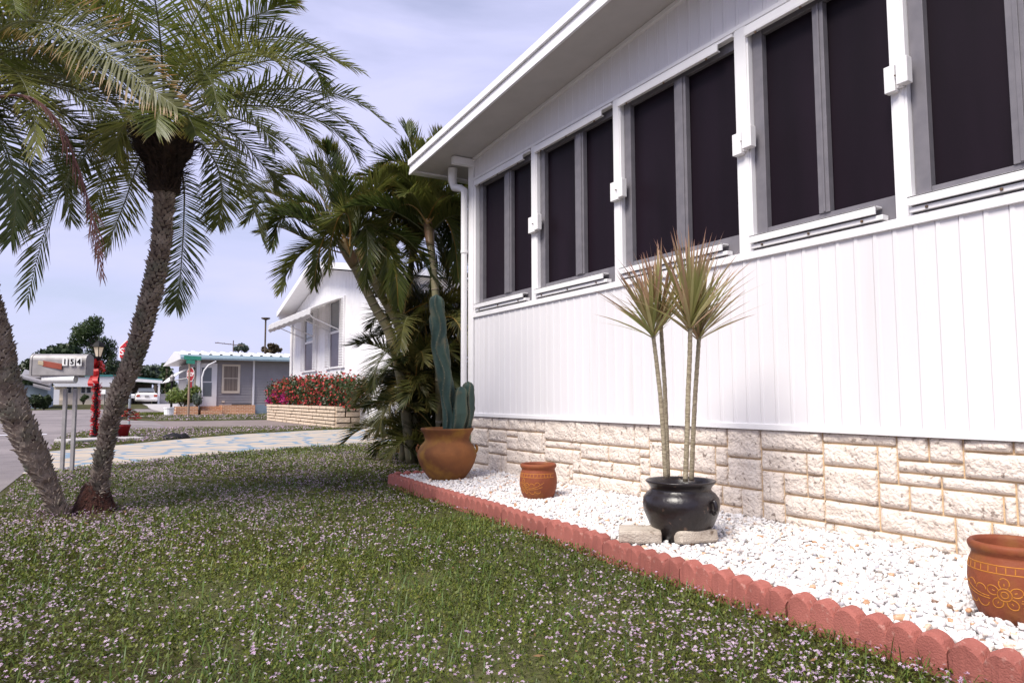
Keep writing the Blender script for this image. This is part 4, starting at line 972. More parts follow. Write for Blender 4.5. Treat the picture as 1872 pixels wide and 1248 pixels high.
k = clump(X, Y, D_, .52, 1.0) & ~(near_edge & (rng.random(len(X)) < .55)); X, Y, D_ = X[k], Y[k], D_[k]
rep = rng.integers(1, 4, len(X)); X = np.repeat(X, rep); Y = np.repeat(Y, rep); D_ = np.repeat(D_, rep); X = X+rng.normal(0,.008,len(X)); Y = Y+rng.normal(0,.008,len(Y))
flowers(X, Y, D_, .0056+.0003*np.clip(D_-3,0,9), .036)
X, Y, D_ = scatter(lawnB, 60000, lambda d: np.full_like(d, 190.)); k = clump(X, Y, D_, .5, .9, 60); flowers(X[k], Y[k], D_[k], .017, .045)
X, Y, D_ = scatter(lawnC, 60000, lambda d: np.full_like(d, 60.)); k = clump(X, Y, D_, .5, .9, 70); flowers(X[k], Y[k], D_[k], .026, .06)
o = npmesh('lawn_flowers', np.concatenate(fv), np.concatenate(ff), M['flower'], rnd=np.concatenate(fr)); tag(o, 'tiny pinkish white flowers scattered all over the lawn', 'flowers', None, 'stuff')

# ================================================================== STREET FURNITURE
def text(s, name, parent, mt, loc, right, up_, size, extrude=.002):
    cu = bpy.data.curves.new(name, 'FONT'); cu.body = s; cu.size = size; cu.extrude = extrude; cu.align_x = 'CENTER'; cu.align_y = 'CENTER'; cu.offset = size*.012
    cu.materials.append(mt); o = bpy.data.objects.new(name, cu); C.objects.link(o)
    r_ = V(right).normalized(); u_ = (V(up_)-r_*V(up_).dot(r_)).normalized(); n_ = r_.cross(u_)
    m_ = Matrix.Identity(4)
    for i in range(3): m_[i][0], m_[i][1], m_[i][2], m_[i][3] = r_[i], u_[i], n_[i], loc[i]
    bpy.context.view_layer.update(); me = bpy.data.meshes.new_from_object(o.evaluated_get(bpy.context.evaluated_depsgraph_get())); bpy.data.objects.remove(o); bpy.data.curves.remove(cu)
    o = bpy.data.objects.new(name, me); C.objects.link(o)
    o.parent = parent; o.matrix_local = Matrix.Translation(-ORG[parent.name]) @ m_; ORG[o.name] = ORG[parent.name]; return o
# mailbox
mA, mB = gnd(113, 866), gnd(131, 866); mid = (mA+mB)/2; DM = (mid-CAM).dot(FW)
ax = V((.44, .90, 0)).normalized(); nrm = V((ax.y, -ax.x, 0)); 
if nrm.dot(V((CAM.x-mid.x, CAM.y-mid.y, 0))) < 0: nrm = -nrm
t = thing('mailbox', (mid.x, mid.y, 0), 'grey metal mailbox numbered 154 on two posts with white newspaper tube', 'mailbox')
pxm = lambda x, y: PD(x, y, DM)
b = MB()
for q in (mA, mB):
    b = MB(); b.obox((q.x, q.y, .44), ax*.018, nrm*.018, (0,0,.49)); b.build('post', M['galv'], t, bevel=.003)
bx0, bx1 = pxm(69, 665), pxm(162, 665); cx = (bx0+bx1)/2; hl = (bx1-bx0).dot(RT)/2/ax.dot(RT)
zc0, zc1 = pxm(115, 686).z, pxm(115, 647).z; hw = .085
def arch(b, c, a, hl, z0, z1, hw, mi=0):
    prof = [(-hw, z0), (hw, z0)] + [(hw*math.cos(q*math.pi/10), z1-hw*.75+hw*.75*math.sin(q*math.pi/10)) for q in range(11)]
    n = len(prof); vs = []
    for s_ in (-1, 1):
        for u_, z_ in prof: vs.append((c.x+a.x*hl*s_+nrm.x*u_, c.y+a.y*hl*s_+nrm.y*u_, z_))
    b.add(vs, [tuple(range(n)), tuple(reversed(range(n,2*n)))]+[(i,(i+1)%n,(i+1)%n+n,i+n) for i in range(n)], mi)
b = MB(); arch(b, cx, ax, hl, zc0, zc1, hw); b.build('box', M['galv'], t)
b = MB(); arch(b, cx-ax*(hl+.008), ax, .010, zc0-.006, zc1+.006, hw+.006); b.build('door', M['galv'], t)
fc = pxm(105, 668)+nrm*(hw*1.15); b = MB(); du = (pxm(122,671)-pxm(88,665)).normalized(); b.obox(fc, du*.105, nrm*.004, V((0,0,1))*.032); b.obox(fc-du*.125, du*.03, nrm*.006, V((0,0,1))*.022, 1); b.build('flag', [M['redflag'], M['spine']], t, bevel=.003)
for px_, ch in ((127,'1'),(140,'5'),(152.5,'4')):
    pc = pxm(px_, 662)+nrm*(hw+.004); b = MB(); b.obox(pc, ax*.027, nrm*.003, V((0,0,.042))); pl = b.build('number_plate', M['signwhite'], t); text(ch, 'digit', pl, M['black'], pc+nrm*.006, -ax if False else ax, (0,0,1), .080)
tc0, tc1 = pxm(85, 691.5), pxm(143, 691.5); b = MB(); b.tube([tc0+nrm*.05+V((0,0,-.012)), tc1+nrm*.05+V((0,0,-.012))], .043, 16); b.build('newspaper_tube', M['signwhite'], t, smooth=True).modifiers.new('es','EDGE_SPLIT')
b = MB(); b.obox((cx.x, cx.y, zc0-.012), ax*.2, nrm*.06, (0,0,.010)); b.build('bracket', M['galv'], t)
# lamp post with bow and tinsel
LB = gnd(173, 803); DLp = (LB-CAM).dot(FW); lpx = lambda x, y: PD(x, y, DLp)
t = thing('lamp_post', LB, 'black lantern post by the driveway wrapped in red tinsel', 'lamp post')
zl0, zl1, ztop = lpx(178,652).z, lpx(178,634).z, lpx(178,621).z; lx, ly = LB.x, LB.y
b = MB(); b.tube([(lx,ly,0),(lx,ly,zl0)], [.045,.038], 12); b.tube([(lx,ly,0),(lx,ly,.12)], [.075,.055], 12); b.tube([(lx,ly,zl0-.06),(lx,ly,zl0)], [.04,.07], 12); b.build('post', M['black'], t)
b = MB(); b.lathe([(.055,zl0),(.105,zl1),(.105,zl1+.005),(.0,zl1+.006)], (lx,ly,0), 6); b.build('lantern_glass', M['lamp'], t)
b = MB()
for k in range(6):
    a = k*math.pi/3; b.tube([(lx+.058*math.cos(a), ly+.058*math.sin(a), zl0), (lx+.109*math.cos(a), ly+.109*math.sin(a), zl1)], .008, 5)
b.lathe([(.135,zl1),(.14,zl1+.012),(.085,zl1+.09),(.03,zl1+.13),(.018,ztop-.02),(.012,ztop),(0,ztop+.005)], (lx,ly,0), 6); b.lathe([(0,zl0-.02),(.07,zl0-.02),(.07,zl0+.012)], (lx,ly,0), 6); b.build('lantern_frame', M['black'], t, fix=False)
b = MB(); zt0, zt1 = .10, lpx(178,700).z
for k in range(900):
    f = random.random(); a = random.uniform(0,6.283); z_ = zt0+(zt1-zt0)*f
    hx = .5+.5*math.sin(z_*26+a)
    if random.random() > .35+.65*hx: continue
    p = V((lx+.045*math.cos(a), ly+.045*math.sin(a), z_)); d = V((math.cos(a), math.sin(a), random.uniform(-.7,.7))).normalized()*random.uniform(.03,.06); s_ = d.cross(V((random.random(),random.random(),random.random()))).normalized()*.009
    b.add([p-s_, p+s_, p+d+s_*.7, p+d-s_*.7], [(0,1,2,3)], 0, 0, random.random())
tag(b.build('tinsel_garland', M['tinsel'], origin=(lx,ly,zt0), fix=False), 'shiny red tinsel wound round the black lantern post', 'garland')
t = thing('ribbon_bow', (lx, ly, lpx(178,676).z), 'big red ribbon bow tied below the lantern', 'bow')
fr_ = -FW; fr_ = V((fr_.x, fr_.y, 0)).normalized(); bc = V((lx,ly,lpx(178,673).z))+fr_*.06
def loop(b, c, d, w_, L_, th):
    n = 10; vs = []
    for k in range(n+1):
        f = k/n*2*math.pi; q = c+d*L_*(1-math.cos(f))/2+V((0,0,1))*w_*.55*math.sin(f)*.9+fr_*.03*math.sin(f)
        vs += [q-fr_*th, q+fr_*th]
    b.add(vs, [(2*i,2*i+1,2*i+3,2*i+2) for i in range(n)])
b = MB()
for aa in (20, 160, 50, 130, -8, 188, 90): 
    d = (RT*math.cos(R(aa))+V((0,0,1))*math.sin(R(aa))).normalized(); loop(b, bc, d, .13, .17, .045)
b.build('loops', M['bow'], t, fix=False)
b = MB()
for sx_, L_ in ((-.055,.36),(.02,.30)):
    vs = []
    for k in range(7):
        f = k/6; q = bc+RT*(sx_*(.3+f*1.1)+.02*math.sin(f*7))+V((0,0,-L_*f))+fr_*(.03+.02*math.sin(f*9)); vs += [q-RT*.055, q+RT*.055]
    b.add(vs, [(2*i,2*i+1,2*i+3,2*i+2) for i in range(6)])
b.build('tails', M['bow'], t, fix=False)
b = MB(); sl_ = gnd(160, 808); b.obox((sl_.x, sl_.y, .035), V((.28,.12,0)), V((-.18,.42,0)), (0,0,.035)); b.obox((sl_.x-.3, sl_.y+.6, .03), V((.25,.05,0)), V((-.05,.3,0)), (0,0,.03))
tag(b.build('paving_slab', M['pale'], bevel=.015, origin=(sl_.x, sl_.y, 0)), 'pale slab lying on the grass at the lantern post foot', 'slab')
# poinsettia
pb = gnd(222, 801); t = thing('poinsettia', pb, 'potted red poinsettia half hidden behind the right palm trunk', 'plant')
b = MB(); b.lathe([(0,0),(.11,0),(.155,.24),(.17,.25),(.165,.28),(.15,.28),(.14,.24)], pb, 20); b.build('pot', M['darkred'], t, smooth=True)
b = MB()
for k in range(260):
    u_ = random.uniform(0,6.283); e = random.uniform(-.3,1.4); r_ = random.uniform(.12,.27); p = pb+V((math.cos(u_)*math.cos(e)*r_, math.sin(u_)*math.cos(e)*r_, .42+math.sin(e)*r_*.8)); d = V((math.cos(u_), math.sin(u_), random.uniform(-.5,.6))).normalized(); strap(b, p, d, random.uniform(.07,.13), .05, .4, random.random(), 3)
    if k % 3 == 0: b.m[-3:] = [1]*3
b.build('leaves', [M['redfl'], M['hedge']], t, fix=False)
b = MB(); bl = gnd(322, 802); b.lathe([(0,.09),(.10,.10),(.20,.09),(.25,.05),(.26,0)], (bl.x, bl.y, 0), 14); b.v = [(x_, y_, z_+.015*math.sin(x_*31)+.012*math.sin(y_*27)) for x_, y_, z_ in b.v]
tag(b.build('rubber_cover', M['black'], origin=(bl.x,bl.y,0), fix=False), 'low black cover lying on the grass island', 'cover')
# stop signs
def stop_sign(base, post_top, cen, half, post_mat, red, nrm_, rt_, label, pr=.03, txt=True, wf=1.0):
    t = thing('stop_sign', base, label, 'stop sign'); b = MB(); b.tube([base, (base[0], base[1], post_top)], pr, 8); b.build('post', post_mat, t)
    n_ = V(nrm_).normalized(); r_ = V(rt_).normalized()
    def octa(h, off, z0=0):
        return [cen+r_*(h*wf*math.cos(R(22.5+45*k)))/math.cos(R(22.5))*1.0+V((0,0,1))*(h*math.sin(R(22.5+45*k))/math.cos(R(22.5)))+n_*off for k in range(8)]
    b = MB(); A, B = octa(half, .030), octa(half, .034); b.add(A+B, [tuple(range(8)), tuple(range(8,16))]+[(i,(i+1)%8,(i+1)%8+8,i+8) for i in range(8)]); pl = b.build('sign_plate', M['signwhite'], t)
    b = MB(); b.add(octa(half*.93, .037), [tuple(range(8))]); b.build('red_face', red, pl, fix=False)
    tx = text('STOP', 'lettering', pl, M['signwhite'], cen+n_*.040, r_, (0,0,1), half*.78)
    return t
sb = gnd(235, 785); DS = (sb-CAM).dot(FW); sc_ = PD(239.5, 642.5, DS); nr = V((-FW.x, -FW.y, 0)).normalized(); 
sc_ = V((sb.x, sb.y, sc_.z))+RT*((235.5-235)/FPX*DS)
stop_sign(sb, sc_.z+.1, sc_, 22.5/FPX*DS, M['steel'], M['red'], nr, RT, 'large red stop sign on grey post behind the right palm trunk')
s2 = gnd(344, 762); D2 = (s2-CAM).dot(FW); c2_ = PD(350.5, 684, D2); n2_ = (nr*.80-RT*.60).normalized(); r2_ = V((-n2_.y, n2_.x, 0))
if r2_.dot(RT) < 0: r2_ = -r2_
st2 = stop_sign(s2, PD(350,655,D2).z, V((s2.x, s2.y, c2_.z))+RT*(3.0/FPX*D2), 12.8/FPX*D2, M['wood'], M['darkred'], n2_, r2_, 'small dark red stop sign on brown post before the grey house', .05)
b = MB(); g0, g1 = PD(336.5, 653, D2), PD(368, 655, D2); gc = (g0+g1)/2; gd = (g1-g0)/2; b.obox(gc, gd, V((-gd.y, gd.x, 0)).normalized()*.01, V((0,0,1))*.085); b.build('street_blade', M['green'], st2)
b = MB(); g0, g1 = PD(340, 660.5, D2), PD(357, 662, D2); gc = (g0+g1)/2; gd = (g1-g0)/2; b.obox(gc, gd*.9, V((-gd.y, gd.x, 0)).normalized()*.01, V((0,0,1))*.085); b.build('street_blade', M['green'], st2)
b = MB(); p = PD(349.5, 703, D2); b.obox(p, RT*.035, nr*.01, V((0,0,.13))); b.build('plaque', M['darkred'], st2)

# ================================================================== NEIGHBOUR WHITE HOUSE
NY = 6.3; PY = 5.62
def clamp_poly(b, pts, Y0, Y1, mi=0): b.prism([(p.x, p.z) for p in pts], 'y', Y0, Y1, mi)
el_, apx, er_ = onY(508,578,5.8), onY(569,487,5.8), onY(640,492,5.8)
wl, wr = onY(535,650,NY).x, -16.4
slL = (apx.z-el_.z)/(apx.x-el_.x); slR = (er_.z-apx.z)/(er_.x-apx.x)
def rz2(x_): return apx.z+(x_-apx.x)*(slL if x_ < apx.x else slR)
nh = thing('white_house', (wl, NY, 0), 'white gabled mobile home with shuttered windows beyond the painted driveway', 'house')
b = MB(); b.prism([(wl,0),(wr,0),(wr,rz2(wr)-.05),(apx.x,apx.z-.05),(wl,rz2(wl)-.05)], 'y', NY, NY+9); b.build('wall', M['white'], nh)
b = MB(); x0 = el_.x; x1 = wr+.6
for (xa, xb) in ((x0, apx.x), (apx.x, x1)):
    za, zb = rz2(xa), rz2(xb)
    b.add([(xa,5.8,za),(xb,5.8,zb),(xb,NY+9.3,zb),(xa,NY+9.3,za),(xa,5.8,za+.14),(xb,5.8,zb+.14),(xb,NY+9.3,zb+.14),(xa,NY+9.3,za+.14)], [(0,3,2,1),(4,5,6,7),(0,1,5,4),(1,2,6,5),(2,3,7,6),(3,0,4,7)])
b.build('roof', M['fascia'], nh)
b = MB()
for (xa, xb) in ((x0-.03, apx.x), (apx.x, x1)):
    za, zb = rz2(xa), rz2(xb); b.add([(xa,5.76,za-.02),(xb,5.76,zb-.02),(xb,5.799,zb-.02),(xa,5.799,za-.02),(xa,5.76,za+.16),(xb,5.76,zb+.16),(xb,5.799,zb+.16),(xa,5.799,za+.16)], [(0,3,2,1),(4,5,6,7),(0,1,5,4),(1,2,6,5),(2,3,7,6),(3,0,4,7)])
b.build('fascia', M['fascia'], nh)
b = MB(); b.box(x0-.05, x0+.12, 5.83, NY+9.3, rz2(x0)-.10, rz2(x0)+.03); b.tube([(wl+.1,NY-.1,rz2(wl)-.12),(wl+.05,NY-.06,rz2(wl)-.4),(wl+.04,NY-.06,.1)], .05, 8); b.build('gutter', M['white'], nh)
b = MB(); xx = wl+.25
while xx < wr: b.box(xx, xx+.02, NY-.004, NY+.01, .1, rz2(xx)-.08); xx += .30
b.build('siding_ribs', M['white'], nh)
for (xl, xr, yt, yb, ym) in ((559.5,574,574,677,626), (606,622.5,552,670,607)):
    A = onY(xl, (yt+yb)/2, NY); B = onY(xr, (yt+yb)/2, NY); zt_, zb_ = onY((xl+xr)/2, yt, NY).z, onY((xl+xr)/2, yb, NY).z; zm = onY((xl+xr)/2, ym, NY).z
    fw_ = .05; b = MB(); b.box(A.x-fw_, A.x, NY-.05, NY, zb_-fw_, zt_+fw_); b.box(B.x, B.x+fw_, NY-.05, NY, zb_-fw_, zt_+fw_); b.box(A.x, B.x, NY-.05, NY, zb_-fw_, zb_); b.box(A.x, B.x, NY-.05, NY, zt_, zt_+fw_); b.box(A.x, B.x, NY-.04, NY, zm-.035, zm+.035)
    wn_ = b.build('window', M['white'], nh)
    b = MB(); b.box(A.x, B.x, NY-.02, NY-.006, zm, zt_); b.build('upper_pane', M['glass'], wn_)
    b = MB(); b.box(A.x, B.x, NY-.02, NY-.006, zb_, zm); b.build('lower_pane', M['screenglass'], wn_)
    for (sa, sb_) in ((A.x-fw_-.42, A.x-fw_-.02), (B.x+fw_+.02, B.x+fw_+.42)):
        b = MB(); b.box(sa, sb_, NY-.06, NY, zb_-.06, zt_+.08); q = zb_
        while q < zt_: b.add([(sa+.03,NY-.063,q),(sb_-.03,NY-.063,q),(sb_-.03,NY-.085,q+.05),(sa+.03,NY-.085,q+.05)], [(0,1,2,3)]); q += .075
        b.build('shutter', M['white'], nh)
# long awning over both windows
def awning(name, parent, xa, xb, z_top, z_bot, y0, y1, mt):
    b = MB(); n = 6; prof = [(y0-(y0-y1)*k/n, z_top-(z_top-z_bot)*(k/n)**1.15) for k in range(n+1)] + [(y1-.02, z_bot-.16), (y1+.06, z_bot-.24)]
    vs = []
    m_ = 16
    for k in range(m_+1):
        xq = xa+(xb-xa)*k/m_; dz = .025 if k % 2 else 0
        vs += [(xq, y, z+dz) for y, z in prof]
    L_ = len(prof); b.add(vs, [(i*L_+j,(i+1)*L_+j,(i+1)*L_+j+1,i*L_+j+1) for i in range(m_) for j in range(L_-1)])
    o = b.build(name, mt, parent, fix=False); so_ = o.modifiers.new('sol','SOLIDIFY'); so_.thickness = .02; return o
aw_t = onY(622, 556, NY); aw_f = onY(470, 622, NY-1.55); awr, awl = onY(626, 553, NY).x, onY(470, 622, NY-1.4).x
awning('awning', nh, -26.0, awr+.1, onY(626,550,NY).z+.08, onY(626,550,NY).z-.30, NY-.01, NY-.95, M['awning'])
for xq in (onY(607,600,NY).x, onY(560,600,NY).x, onY(575,640,NY).x, onY(622,600,NY).x):
    b = MB(); zq = onY(607,607,NY).z; b.tube([(xq, NY-.03, zq), (xq, NY-.9, zq+.35)], .016, 6); b.build('awning_arm', M['white'], nh)
# planter wall and hedge
pl0, pl1 = onY(488,775,PY).x, onY(612,783,PY).x; zp = onY(612,742,PY).z
t = thing('stone_planter', (pl1, PY, 0), 'cream rock-faced planter wall below the red flowering hedge', 'planter')
b = MB(); b.box(pl0+.05, pl1-.05, PY+.05, PY+.13, -.05, zp-.02); b.box(pl1-.13, pl1-.05, PY+.05, PY+1.6, -.05, zp-.02); b.box(pl0+.05, pl0+.13, PY+.05, NY-.1, -.05, zp-.02); b.build('wall', M['stonejoint'], t)
b = MB(); b.box(pl0+.13, pl1-.13, PY+.13, NY-.02, -.05, zp-.09); b.build('soil', M['soil'], t)
rq = random.Random(4)
def ashlar(mb, length, height, place, mods=(.16,.32), rows=5):
    hh = height/rows; off = 0
    for r_ in range(rows):
        u_ = 0; 
        while u_ < length-.01:
            w_ = min(length-u_, rq.choice([.28,.42,.55,.75])); place(mb, u_+.016, u_+w_-.016, r_*hh+.014, (r_+1)*hh-.014+rq.choice([0,0,.0]), rq.uniform(.0,.03)); u_ += w_
b = MB(); ashlar(b, pl1-pl0, zp, lambda mb, a_, c_, z0, z1, d_: mb.box(pl0+a_, pl0+c_, PY-.01-d_, PY+.07, z0, z1), rows=6)
ashlar(b, 1.5, zp, lambda mb, a_, c_, z0, z1, d_: mb.box(pl1-.07, pl1+.01+d_, PY+.012+a_, PY+c_, z0, z1), rows=4)
b.build('stones', M['stonefar'], t, bevel=.012)
def cloud(blobs, n, size, hollow=.55, flat=.6):
    """leaf quads spread through ellipsoid blobs; returns verts, faces, random value that rises towards blob tops"""
    w_ = np.array([q[3]*q[4]*q[5] for q in blobs])**.7; w_ /= w_.sum(); idx = rng.choice(len(blobs), n, p=w_); B = np.array(blobs)[idx]
    d = rng.normal(0,1,(n,3)); d /= np.linalg.norm(d,axis=1)[:,None]; rad = (hollow+(1-hollow)*rng.random(n)**.6)*(1+.10*rng.normal(0,1,n))
    c = B[:,:3]+d*B[:,3:6]*rad[:,None]; a = rng.normal(0,1,(n,3)); a /= np.linalg.norm(a,axis=1)[:,None]; nrm_ = d*.6+a*.8; t1 = np.cross(nrm_, rng.normal(0,1,(n,3))); t1 /= np.linalg.norm(t1,axis=1)[:,None]; t2 = np.cross(nrm_, t1); t2 /= np.linalg.norm(t2,axis=1)[:,None]
    s = size*rng.uniform(.6,1.4,n); q = np.stack([c-t1*s[:,None], c+t2*(s*flat)[:,None], c+t1*s[:,None], c-t2*(s*flat)[:,None]],1)
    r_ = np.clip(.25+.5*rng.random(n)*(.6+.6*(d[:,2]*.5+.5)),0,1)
    return q.reshape(-1,3), (np.arange(n)*4)[:,None]+np.arange(4)[None], np.repeat(r_,4), c
hx0, hx1 = onY(500,700,PY+.35).x, onY(668,700,PY+.35).x
t = thing('flowering_hedge', ((hx0+hx1)/2, PY+.35, zp-.1), 'clipped green hedge full of red and pink blossoms in the stone planter', 'hedge')
blobs = []
hz0, hz1 = zp-.05, onY(580,688,PY+.35).z
for k in range(26):
    f = k/25; xq = hx0+.25+(min(hx1, pl1+.5)-hx0-.3)*f; blobs.append((xq, PY+.36+rng.normal(0,.05), (hz0+hz1)/2+rng.normal(0,.05), .38, .33, (hz1-hz0)/2*rng.uniform(.92,1.1)))
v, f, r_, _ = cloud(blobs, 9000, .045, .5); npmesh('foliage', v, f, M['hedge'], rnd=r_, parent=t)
v, f, r_, cc_ = cloud([(q[0],q[1],q[2],q[3]*1.03,q[4]*1.05,q[5]*1.05) for q in blobs], 2100, .040, .92, .8); r_ = np.repeat(rng.random(2100),4); npmesh('red_blossoms', v, f, M['redfl'], rnd=r_, parent=t)
v, f, r_, cc_ = cloud([(hx0+.5,PY+.12,hz0+.2,.35,.15,.16),(hx0+2.9,PY+.1,hz0+.25,.5,.15,.22),(hx0+1.6,PY+.12,hz0+.45,.4,.15,.2)], 330, .035, .3, .8); npmesh('magenta_blossoms', v, f, M['magenta'], rnd=np.repeat(rng.random(330),4), parent=t)

# ================================================================== GREY HOUSE (front faces us across the side street)
GX = -38.0
def gp_(x, y, X=GX): return onX(x, y, X)
def yb(b, px0, px1, py0, py1, X0, X1, mi=0, X=GX):
    """box between two pixel columns / rows measured on the plane X"""
    a, c = gp_(px0, (py0+py1)/2, X), gp_(px1, (py0+py1)/2, X); z0, z1 = gp_((px0+px1)/2, py1, X).z, gp_((px0+px1)/2, py0, X).z
    b.box(X0, X1, a.y, c.y, z0, z1, mi)
gl_ = gp_(361,700).y; gr_ = gp_(545,700).y+1.5; gz0 = 0.0; gzt = gp_(420,659).z
t = thing('grey_house', (GX, gl_, 0), 'low grey clapboard house with striped metal porch roof across the street', 'house')
b = MB(); b.box(GX-9, GX, gl_, gr_, -.05, gzt)
q = .45
while q < gzt-.1:
    b.add([(GX+.001,gl_,q),(GX+.001,gr_,q),(GX+.022,gr_,q),(GX+.022,gl_,q),(GX+.002,gr_,q+.13),(GX+.002,gl_,q+.13)], [(0,1,2,3),(3,2,4,5)]); q += .135
b.build('wall', M['greywall'], t, fix=False)
b = MB(); yb(b, 358.5, 364.5, 657, 748, GX+.03, GX+.22); b.build('column', M['white'], t)
b = MB(); yb(b, 461, 464.5, 659, 755, GX+.03, GX+.10); b.build('wall_trim', M['white'], t)
b = MB(); yb(b, 465, 540, 739.5, 756, GX+.03, GX+.05); b.build('blue_panel', M['bluegrey'], t)
b = MB(); yb(b, 366, 396, 664, 742, GX+.024, GX+.07); d_ = b.build('door', M['white'], t)
b = MB(); yb(b, 368.5, 386.5, 672, 697, GX+.07, GX+.08); yb(b, 366.8, 386.5, 699, 724, GX+.07, GX+.08); b.build('glass', M['glass'], d_)
b = MB(); yb(b, 405.5, 438.5, 666, 718.5, GX+.024, GX+.07); w_ = b.build('window', M['cream'], t)
b = MB(); yb(b, 409, 434.5, 669.5, 690.5, GX+.07, GX+.08); yb(b, 409, 433.5, 692, 714, GX+.07, GX+.08); b.build('blinds', M['blind'], w_)
b = MB(); yb(b, 405.5, 410.5, 732, 735.5, GX+.024, GX+.05); b.build('outlet', M['cream'], t)
b = MB(); yb(b, 362, 400, 749, 757, GX+.03, GX+1.1); yb(b, 366, 400, 742, 750, GX+.03, GX+.7); yb(b, 400, 460, 740, 757, GX+.03, GX+.9); b.build('brick_steps', M['brick'], t)
b = MB(); yb(b, 422, 456, 738, 741, GX+.2, GX+.6); b.build('doormat', M['black'], t)
b = MB(); zf0, zf1 = gp_(420,659).z, gp_(420,652).z; y0_, y1_ = gp_(370,655).y-1.05, gr_; b.box(GX+.55, GX+.62, y0_, y1_, zf0, zf1); b.box(GX+.62, GX+.66, y0_, y1_, zf0+.07, zf1+.03); b.build('fascia', M['lightblue'], t)
b = MB(); yq = y0_; zr = gp_(420,641.5).z+.05; n = 0
while yq < y1_:
    b.add([(GX+.6,yq,zf1+.02),(GX+.6,yq+.30,zf1+.02),(GX-2.6,yq+.30,zr),(GX-2.6,yq,zr)], [(0,1,2,3)])
    b.add([(GX+.6,yq+.30,zf1+.02),(GX+.6,yq+.34,zf1+.09),(GX-2.6,yq+.34,zr+.07),(GX-2.6,yq+.30,zr)], [(0,1,2,3)]); b.add([(GX+.6,yq+.34,zf1+.09),(GX+.6,yq+.44,zf1+.09),(GX-2.6,yq+.44,zr+.07),(GX-2.6,yq+.34,zr+.07)], [(0,1,2,3)]); b.add([(GX+.6,yq+.44,zf1+.09),(GX+.6,yq+.48,zf1+.02),(GX-2.6,yq+.48,zr),(GX-2.6,yq+.44,zr+.07)], [(0,1,2,3)]); yq += .48
b.add([(GX-2.6,y0_,zr),(GX-2.6,y1_,zr),(GX-9.3,y1_,zr-.5),(GX-9.3,y0_,zr-.5)], [(0,1,2,3)]); b.add([(GX+.55,y0_,zf0),(GX-.1,y0_,zf0),(GX-9,y0_,zf0),(GX-9.,y0_,zr-.5),(GX-2.6,y0_,zr),(GX+.6,y0_,zf1)], [(0,1,2,3,4,5)]); b.add([(GX+.56,y0_,zf0+.01),(GX+.56,y1_,zf0+.01),(GX,y1_,zf0+.01),(GX,y0_,zf0+.01)], [(0,1,2,3)])
b.build('roof', M['white'], t, fix=False)
# side: awning, side windows, bay
b = MB(); n = 8
for (xa, xb) in ((GX-1.0, GX-4.4),):
    ya, yb_ = gl_, gl_-1.25; zA, zB = gp_(348,668).z, gp_(308,697).z; vs = []
    for k in range(n+1):
        f = k/n; y_ = ya+(yb_-ya)*f; z_ = zA+(zB-zA)*f**1.1+.10*math.sin(f*3.14); vs += [(xa,y_,z_),(xb,y_,z_)]
    b.add(vs, [(2*i,2*i+1,2*i+3,2*i+2) for i in range(n)])
so_ = b.build('side_awning', M['white'], t, fix=False).modifiers.new('s','SOLIDIFY'); so_.thickness = .04
for xq in (GX-1.3, GX-2.6, GX-3.9):
    b = MB(); b.box(xq-.45, xq+.45, gl_-.05, gl_+.02, 1.0, 2.15); w_ = b.build('side_window', M['cream'], t); b = MB(); b.box(xq-.38, xq+.38, gl_-.06, gl_-.052, 1.06, 2.09); b.build('pane', M['glass'], w_)
b = MB(); b.tube([(GX-1.0, gl_-.03, 1.9),(GX-1.0, gl_-1.1, zB+.05)], .02, 6); b.tube([(GX-4.3, gl_-.03, 1.9),(GX-4.3, gl_-1.1, zB+.05)], .02, 6); b.build('awning_arm', M['white'], t)
b = MB(); pts = [gp_(366.5,724), gp_(366.5,690), gp_(370,678), gp_(378,668), gp_(392,661)]; b.tube([p+V((.6,0,0)) for p in pts], .035, 8); b.build('downspout', M['white'], t)
# brick planter with bush, bucket, lamp, antenna
pa, pc = gp_(320,750,-37.2), gp_(361,750,-37.2)
b = MB(); b.box(-37.9, -36.9, pa.y, pc.y, -.05, gp_(340,743,-37).z); tag(b.build('brick_planter', M['brick'], bevel=.02, origin=(-37.4,pc.y,0)), 'orange brick planter at the grey house corner', 'planter')
def bush(name, label, cat, c, rx, ry, rz_, n, size, mt, nb=7, stems=5, seed=0, group=None):
    t = thing(name, (c[0], c[1], c[2]), label, cat, group); rr = random.Random(seed+int(abs(c[0]*37)+abs(c[1]*11)))
    bl = [(c[0]+rr.uniform(-.55,.55)*rx, c[1]+rr.uniform(-.6,.6)*ry, c[2]+rz_*(1+rr.uniform(-.4,.45)), rx*rr.uniform(.35,.6), ry*rr.uniform(.35,.6), rz_*rr.uniform(.35,.6)) for _ in range(nb)]
    v, f, r_, _ = cloud(bl, n, size, .3); npmesh('foliage', v, f, mt, rnd=r_, parent=t)
    b = MB()
    for q in bl[:stems]: b.tube([(c[0], c[1], c[2]-.05), ((c[0]+q[0])/2, (c[1]+q[1])/2, c[2]+rz_*.5), (q[0], q[1], q[2])], .02+.01*rz_, 5)
    b.build('stems', M['trunk'], t); return t
bq = gp_(335,745,-37.3); bush('bush', 'loose light green bush in the brick planter at grey house', 'bush', (bq.x, bq.y, .35), .55, .75, .55, 1500, .075, M['bushlight'], 9)
bq = gp_(360,745,-37.1); bush('bush', 'small pinkish bush beside the white column of the grey house', 'bush', (bq.x, bq.y, .3), .4, .35, .42, 600, .06, M['treegrey'], 6)
t = thing('yard_lamp', gnd(312.5, 758.5), 'slim black yard lamp before the grey house corner', 'lamp post'); q = ORG[t.name]; zq = PD(313, 696, (q-CAM).dot(FW)).z
